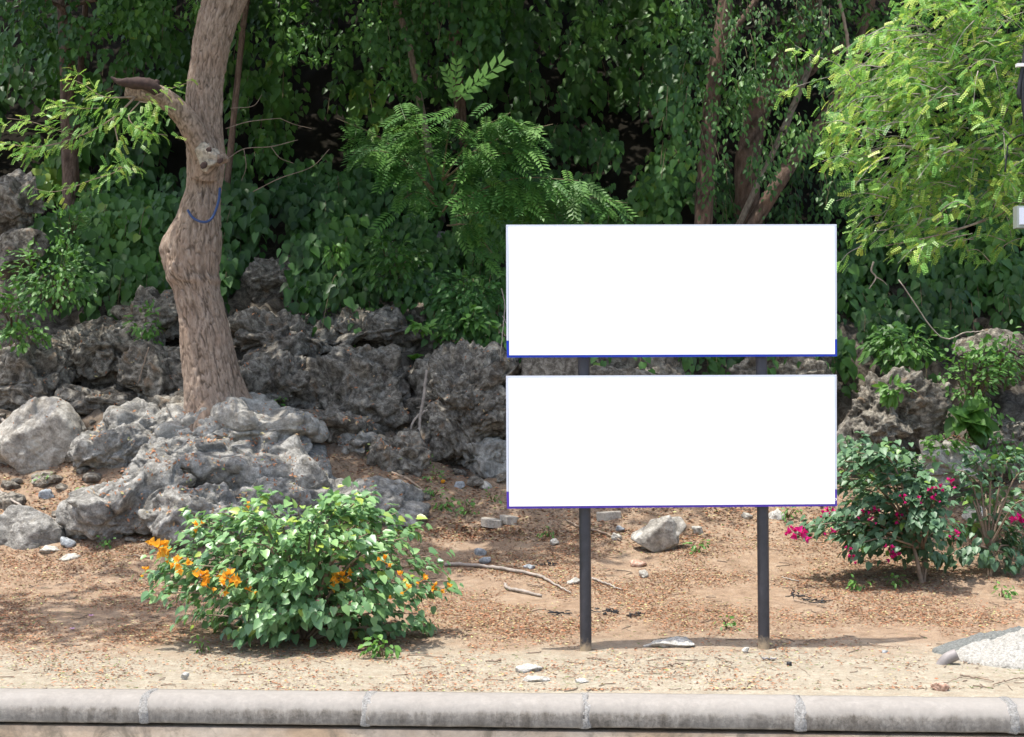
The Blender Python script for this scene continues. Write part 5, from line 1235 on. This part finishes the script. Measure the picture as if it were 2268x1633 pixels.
stick([(1785, 1425, 1.5), (1830, 1420, 1.5)], 'twig', 'thin twig on bare soil right of the right post')
stick([(2126, 1500, 2), (2160, 1507, 2), (2200, 1511, 1.5)], 'twig', 'straight stick below the cement heap')
stick([(2085, 1516, 1), (2130, 1507, 1)], 'twig', 'very thin twig beside the reddish stone')
stick([(2200, 1520, 1.5), (2225, 1514, 1.5), (2268, 1506, 1.5)], 'twig', 'wavy twig at the right edge near the coping')
stick([(1920, 1428, 1.4), (1960, 1434, 1.4), (1990, 1437, 1)], 'twig', 'thin twig between right post and cement heap')
stick([(1760, 1335, 1.6), (1800, 1342, 1.6), (1830, 1350, 1.4)], 'twig', 'twig in the litter right of the right post')
stick([(1730, 1283, 1.4), (1770, 1290, 1.4)], 'twig_grey', 'pale twig right of the right post at litter edge')
stick([(520, 1200, 3), (545, 1180, 3), (570, 1165, 2)], 'twig', 'dead branch leaning on rocks behind the flowering bush')
stick([(340, 1238, 1.5), (300, 1236, 1.5), (270, 1234, 1)], 'twig', 'thin twig on the litter left of the flowering bush')
stick([(1990, 620, 1.3), (2080, 745, 1.6), (2140, 738, 1.6), (2180, 735, 1.4)], 'twig_grey', 'bare pale twig in the dark undergrowth at right', Yfix=19.8)
stick([(330, 770, 1.6), (318, 810, 1.4), (305, 850, 1.2)], 'twig', 'thin dead stem leaning on the holed rock left of the trunk', Yfix=19.9)
# bare twigs right of the tree limb
dt = at(540, 380, 19.8); t = thing('dead_twigs', tuple(dt), 'bare orange brown twigs sticking out right of the trunk scar', 'twigs')
for pts in ([(500, 355, 19.2, 1.2), (540, 330, 19.4, 1.2), (600, 325, 19.6, 1), (660, 310, 19.7, .7)], [(500, 285, 19.2, 1.2), (550, 270, 19.4, 1), (620, 262, 19.6, .6)], [(540, 330, 19.4, 1), (545, 370, 19.4, .8), (535, 400, 19.4, .5)], [(510, 240, 19.3, 1), (560, 235, 19.4, .8), (580, 210, 19.5, .6)],
            [(600, 325, 19.6, .9), (620, 350, 19.6, .7), (650, 362, 19.6, .5)], [(560, 425, 19.6, 1), (620, 395, 19.6, .9), (690, 370, 19.7, .7), (730, 330, 19.7, .6)], [(620, 262, 19.6, .8), (650, 275, 19.6, .6), (690, 285, 19.6, .5)]):
    m2 = MB(); P, r = pxline(pts, 18); m2.tube(P, r, 6); part('twig', m2, M['twig'], t)

# ================================================================== SMALL SCRAPS
def scrap(x, y, wpx, seed, label):
    b = hit1(x, y); mb = MB(); r_ = np.random.default_rng(seed); s_ = wpx * b[1] / F
    for k in range(9):
        p0 = b + np.array([r_.uniform(-.5, .5) * s_, r_.uniform(-.12, .12), .015]); p = [p0]
        for _ in range(5): p.append(p[-1] + np.array([r_.normal() * s_ * .12, r_.normal() * .03, r_.normal() * .008]))
        p = np.array(p); p[:, 2] = np.clip(p[:, 2], b[2] + .006, b[2] + .05); mb.tube(p, r_.uniform(.003, .008), 5)
    solo('plastic_scrap', mb, M['black'], tuple(b), label, 'scrap', 'black plastic scraps')
scrap(1252, 1359, 50, 1, 'crumpled black plastic strip left of the left post')
scrap(1350, 1356, 60, 2, 'crumpled black plastic strip just right of the left post')
scrap(1408, 1364, 34, 3, 'small black plastic shred right of the longer strip')
scrap(1210, 1253, 30, 4, 'dark shred by the long bent branch')
scrap(1760, 1322, 40, 5, 'dark shred right of the right post')
scrap(1800, 1330, 50, 6, 'longer dark shred farther right of the right post')
b = hit1(1748, 1475); mb = MB(); mb.tube(np.array([b + [0, 0, .0], b + [0, 0, .03]]), .022, 16)
solo('bottle_cap', mb, M['black'], tuple(b), 'small black cap lying on bare soil right of the right post', 'cap')
# cut plastic pipe elbow
b = hit1(2102, 1470); mb = MB()
P = spline(np.array([b + [-.07, .02, -.04], b + [-.02, 0, .04], b + [.06, -.02, .085]]), 12)
mb.tube(P, .05, 20, cap=False); mb.tube(P + np.array([.002, -.002, .002]), .044, 20, cap=False)
solo('pipe_offcut', mb, M['pipe_grey'], tuple(b), 'cut end of a grey plastic pipe sticking out of the soil', 'pipe')
for x, y, lab in ((202, 1368, 'pale pink fallen flower on the litter at left, upper of two'), (160, 1398, 'whitish fallen flower on the soil at left, lower of two')):
    b = hit1(x, y); mb = MB()
    for a in range(5):
        L = np.array([math.cos(a * 1.26), math.sin(a * 1.26), .5]); mb.scatter(OVAL, np.array([b + [0, 0, .01]]), L[None], np.array([[-L[0], -L[1], 1.0]]), np.array([.035]), np.array([.3 + .6 * (x < 180)]), 1.3)
    solo('fallen_flower', mb, M['petal'], tuple(b), lab, 'flower', 'fallen pink flowers')
b = hit1(981, 1070); mb = MB(); V, Fc = rock_verts(b + [0, 0, .02], (.03, .03, .025), 5, 3, 'small'); mb.add(V, [Fc]); solo('fruit', mb, M['orange'], tuple(b), 'small orange fruit on the ground left of the boards', 'fruit')

# cement and rubble heap at the right edge
def heap(c, rx, ry, h, seed, mat, n=70, amp=.035, cut=None):
    g_ = np.linspace(-1, 1, n); X_, Y_ = np.meshgrid(g_, g_, indexing='ij'); rr = np.hypot(X_, Y_)
    z = h * np.clip(1 - rr, 0, 1) ** .8 * 1.0
    wx, wy = c[0] + X_ * rx, c[1] + Y_ * ry
    P = np.stack([wx, wy, 0 * wx + seed], -1)
    z = z + amp * (fbm(P * 4, 4) + .5 * ridged(P * 9, 2) - .5) * np.clip(1.1 - rr, 0, 1) - .03 * (rr > .97)
    mb = MB(); i, j = np.meshgrid(np.arange(n - 1), np.arange(n - 1), indexing='ij')
    q = np.stack([i * n + j, (i + 1) * n + j, (i + 1) * n + j + 1, i * n + j + 1], -1).reshape(-1, 4)
    ok = (rr.ravel()[q] < 1.0).all(1)
    mb.add(np.stack([wx, wy, ground_z(wx, wy) + z], -1), [q[ok]]); return mb
hb = hit1(2330, 1455)
hp_ = thing('cement_heap', tuple(hb), 'low heap of grey cement and white rubble at the right edge', 'heap')
part('cement', heap(hb + np.array([0.15, .2, 0]), 1.15, .5, .30, 3, 'cement', 120, .07), M['cement'], hp_)
part('rubble', heap(hb + np.array([.22, -.1, 0]), 1.14, .64, .36, 8, 'sand', 120, .08), M['sand_white'], hp_)
mb = MB()
for k in range(170):
    a = rng.uniform(0, 2 * np.pi); rr = rng.uniform(.2, 1.1); p = hb + np.array([.1 + math.cos(a) * rr * .95, -.2 + math.sin(a) * rr * .45, 0]); p[2] = float(ground_z(p[0], p[1])) + max(0, .26 * (1 - rr)) + .005
    V, Fc = rock_verts(p, rng.uniform(.008, .03, 3), k, 1, 'small'); mb.add(V, [Fc])
part('rubble_bits', mb, M['sand_white'], hp_, kind='stuff')

# lamp at the right edge: pole outside the frame, fixture and cables reaching in
lb = np.array([float(at(2345, 0, 15.6)[0]), 15.6, 0]); lb[2] = float(ground_z(lb[0], lb[1]))
lamp = thing('floodlight', tuple(lb), 'floodlight with dark cables cut off by the right edge', 'lamp')
mb = MB(); tp = at(2345, -60, 15.6); mb.tube(np.array([lb - [0, 0, .2], tp]), .05, 16); part('pole', mb, M['black'], lamp)
def pbox(x0, y0, x1, y1, Y, d, name, mat, par, **kw):
    a, b_ = at(x0, y0, Y), at(x1, y1, Y); mb = MB(); mb.box((a + b_) / 2 + [0, d / 2, 0], (abs(b_[0] - a[0]), d, abs(a[2] - b_[2]))); return part(name, mb, M[mat], par, smooth=False, **kw)
M['lens'] = simple('frosted_glass', (0.28, 0.31, 0.27), 0.25, .05, 5)
hs = pbox(2252, 456, 2340, 504, 15.5, .12, 'housing', 'lens', lamp); pbox(2258, 460, 2336, 497, 15.48, .018, 'reflector', 'frame_grey', hs)
for xa, xb in ((2263, 2256), (2270, 2265)):
    m2 = MB(); P, r = pxline([(xa + 14, 60, 15.5, 4), (xa + 3, 140, 15.5, 4), (xb, 210, 15.5, 4.5)] + ([(xb + 14, 215, 15.55, 4)] if xa == 2263 else [(xb + 14, 330, 15.55, 4)]), 18); m2.tube(P, r, 10); part('cable', m2, M['black'], lamp)
pbox(2253, 140, 2275, 147, 15.46, .06, 'cable_tie', 'cable_tie', lamp)
m2 = MB(); P, r = pxline([(2232, 322, 16.2, 2), (2229, 350, 16.2, 2), (2226, 381, 16.2, 2)], 8); m2.tube(P, r, 8)
P, r = pxline([(2232, 322, 16.2, 2), (2262, 300, 15.9, 2), (2343, 290, 15.6, 2)], 12); m2.tube(P, r, 8); part('hanging_cable', m2, M['black'], lamp)

# ================================================================== LITTER AND GROUND COVER
def litter(n, xr, yr, dens, size, tintf, name, tmpl=FLAKE, mat='litter', up=.22):
    x = rng.uniform(*xr, n); y = rng.uniform(*yr, n)
    k = rng.random(n) < dens(x, y); x, y = x[k], y[k]; P = hit(x, y, 11.05, 22, 700); m = len(P)
    P[:, 1] += rng.normal(size=m) * .02
    P[:, 1] = np.maximum(P[:, 1], kerb_y(P[:, 0]) + .02)
    P[:, 2] = ground_z(P[:, 0], P[:, 1]) + rng.uniform(.002, .012, m)
    mb = MB(); a = rng.uniform(0, 2 * np.pi, m)
    mb.scatter(tmpl, P, np.stack([np.cos(a), np.sin(a), rng.normal(size=m) * .12], -1), np.array([0, 0, 1.0]) + jit(m, up), rng.uniform(*size, m), tintf(m), rng.uniform(.6, 1.2, m))
    put(name, mb.mesh(name, M[mat]), kind='stuff')
def dens(x, y):
    nz = fbm(np.stack([x / 260, y / 70, 0 * x], -1), 4)
    b = np.interp(y, [1040, 1180, 1260, 1330, 1400, 1440, 1480, 1530], [.45, .75, .9, .95, .7, .38, .25, .2])
    b = b * np.where((x > 1750) & (y > 1390), .35, 1)
    return np.clip(b * (.66 + 1.4 * nz), 0, 1)
def tl(m):
    t = rng.normal(.34, .24, m); s_ = rng.random(m); t = np.where(s_ < .10, rng.uniform(.75, .97, m), t); return np.clip(t, 0, 1)
litter(255000, (-300, 2560), (1170, 1545), dens, (.013, .042), tl, 'leaf_litter')
litter(66000, (-300, 2560), (960, 1200), lambda x, y: np.clip(.72 + .7 * fbm(np.stack([x / 120, y / 60, 0 * x + 3], -1), 3), 0, 1) * (np.hypot((x - 1490) / 360, (y - 1000) / 120) > .5), (.022, .06), tl, 'leaf_litter')
litter(15000, (-40, 2310), (1060, 1540), lambda x, y: np.clip(.2 + 1.3 * (fbm(np.stack([x / 110, y / 45, 0 * x + 9], -1), 3) - .1), 0, 1), (.02, .05), lambda m: rng.uniform(0, 1, m), 'ground_weeds', BLADE, 'grassy', .9)
def twig_litter(n):
    x = rng.uniform(-40, 2310, n); y = rng.uniform(1200, 1540, n); P = hit(x, y, 11.05, 22, 500); mb = MB()
    for p in P:
        p = p.copy(); p[1] = max(p[1], kerb_y(p[0]) + .03); a = rng.uniform(0, np.pi); l = rng.uniform(.02, .1); d = np.array([math.cos(a), math.sin(a), 0]) * l
        q = np.array([p - d, p + jit(1, .22 * l)[0] * [1, 1, 0], p + d]); q[:, 2] = ground_z(q[:, 0], q[:, 1]) + .008; mb.tube(q, rng.uniform(.002, .005), 4)
    put('twig_litter', mb.mesh('twig_litter', M['twig']), kind='stuff')
twig_litter(420)
# leaves fallen on the outcrop
dg = bpy.context.evaluated_depsgraph_get(); dg.update()
mb = MB(); ok = []
for k in range(9000):
    x, y = (rng.uniform(200, 900), rng.uniform(925, 1170)) if k < 4200 else (rng.uniform(-20, 1130), rng.uniform(640, 1010))
    if perlin(np.array([[x / 40, y / 22, 1.0]]))[0] < (.02 if k < 4200 else .12): continue
    d = rays(x, y); hitp, loc_, nrm_, *_r = sc.ray_cast(dg, Vector((0, 0, CAMH)), Vector(d).normalized())
    if hitp and _r[1] and _r[1].name.startswith('boulder') and nrm_.z > .3: ok.append((np.array(loc_), np.array(nrm_)))
if ok:
    Pq = np.array([o_[0] for o_ in ok]); Nq = np.array([o_[1] for o_ in ok]); m = len(Pq)
    mb.scatter(FLAKE, Pq + Nq * .012, jit(m), Nq + jit(m, .2), rng.uniform(.026, .065, m), np.clip(rng.normal(.55, .18, m), 0, 1), 1.0)
    put('leaf_litter', mb.mesh('leaf_litter', M['litter']), kind='stuff')
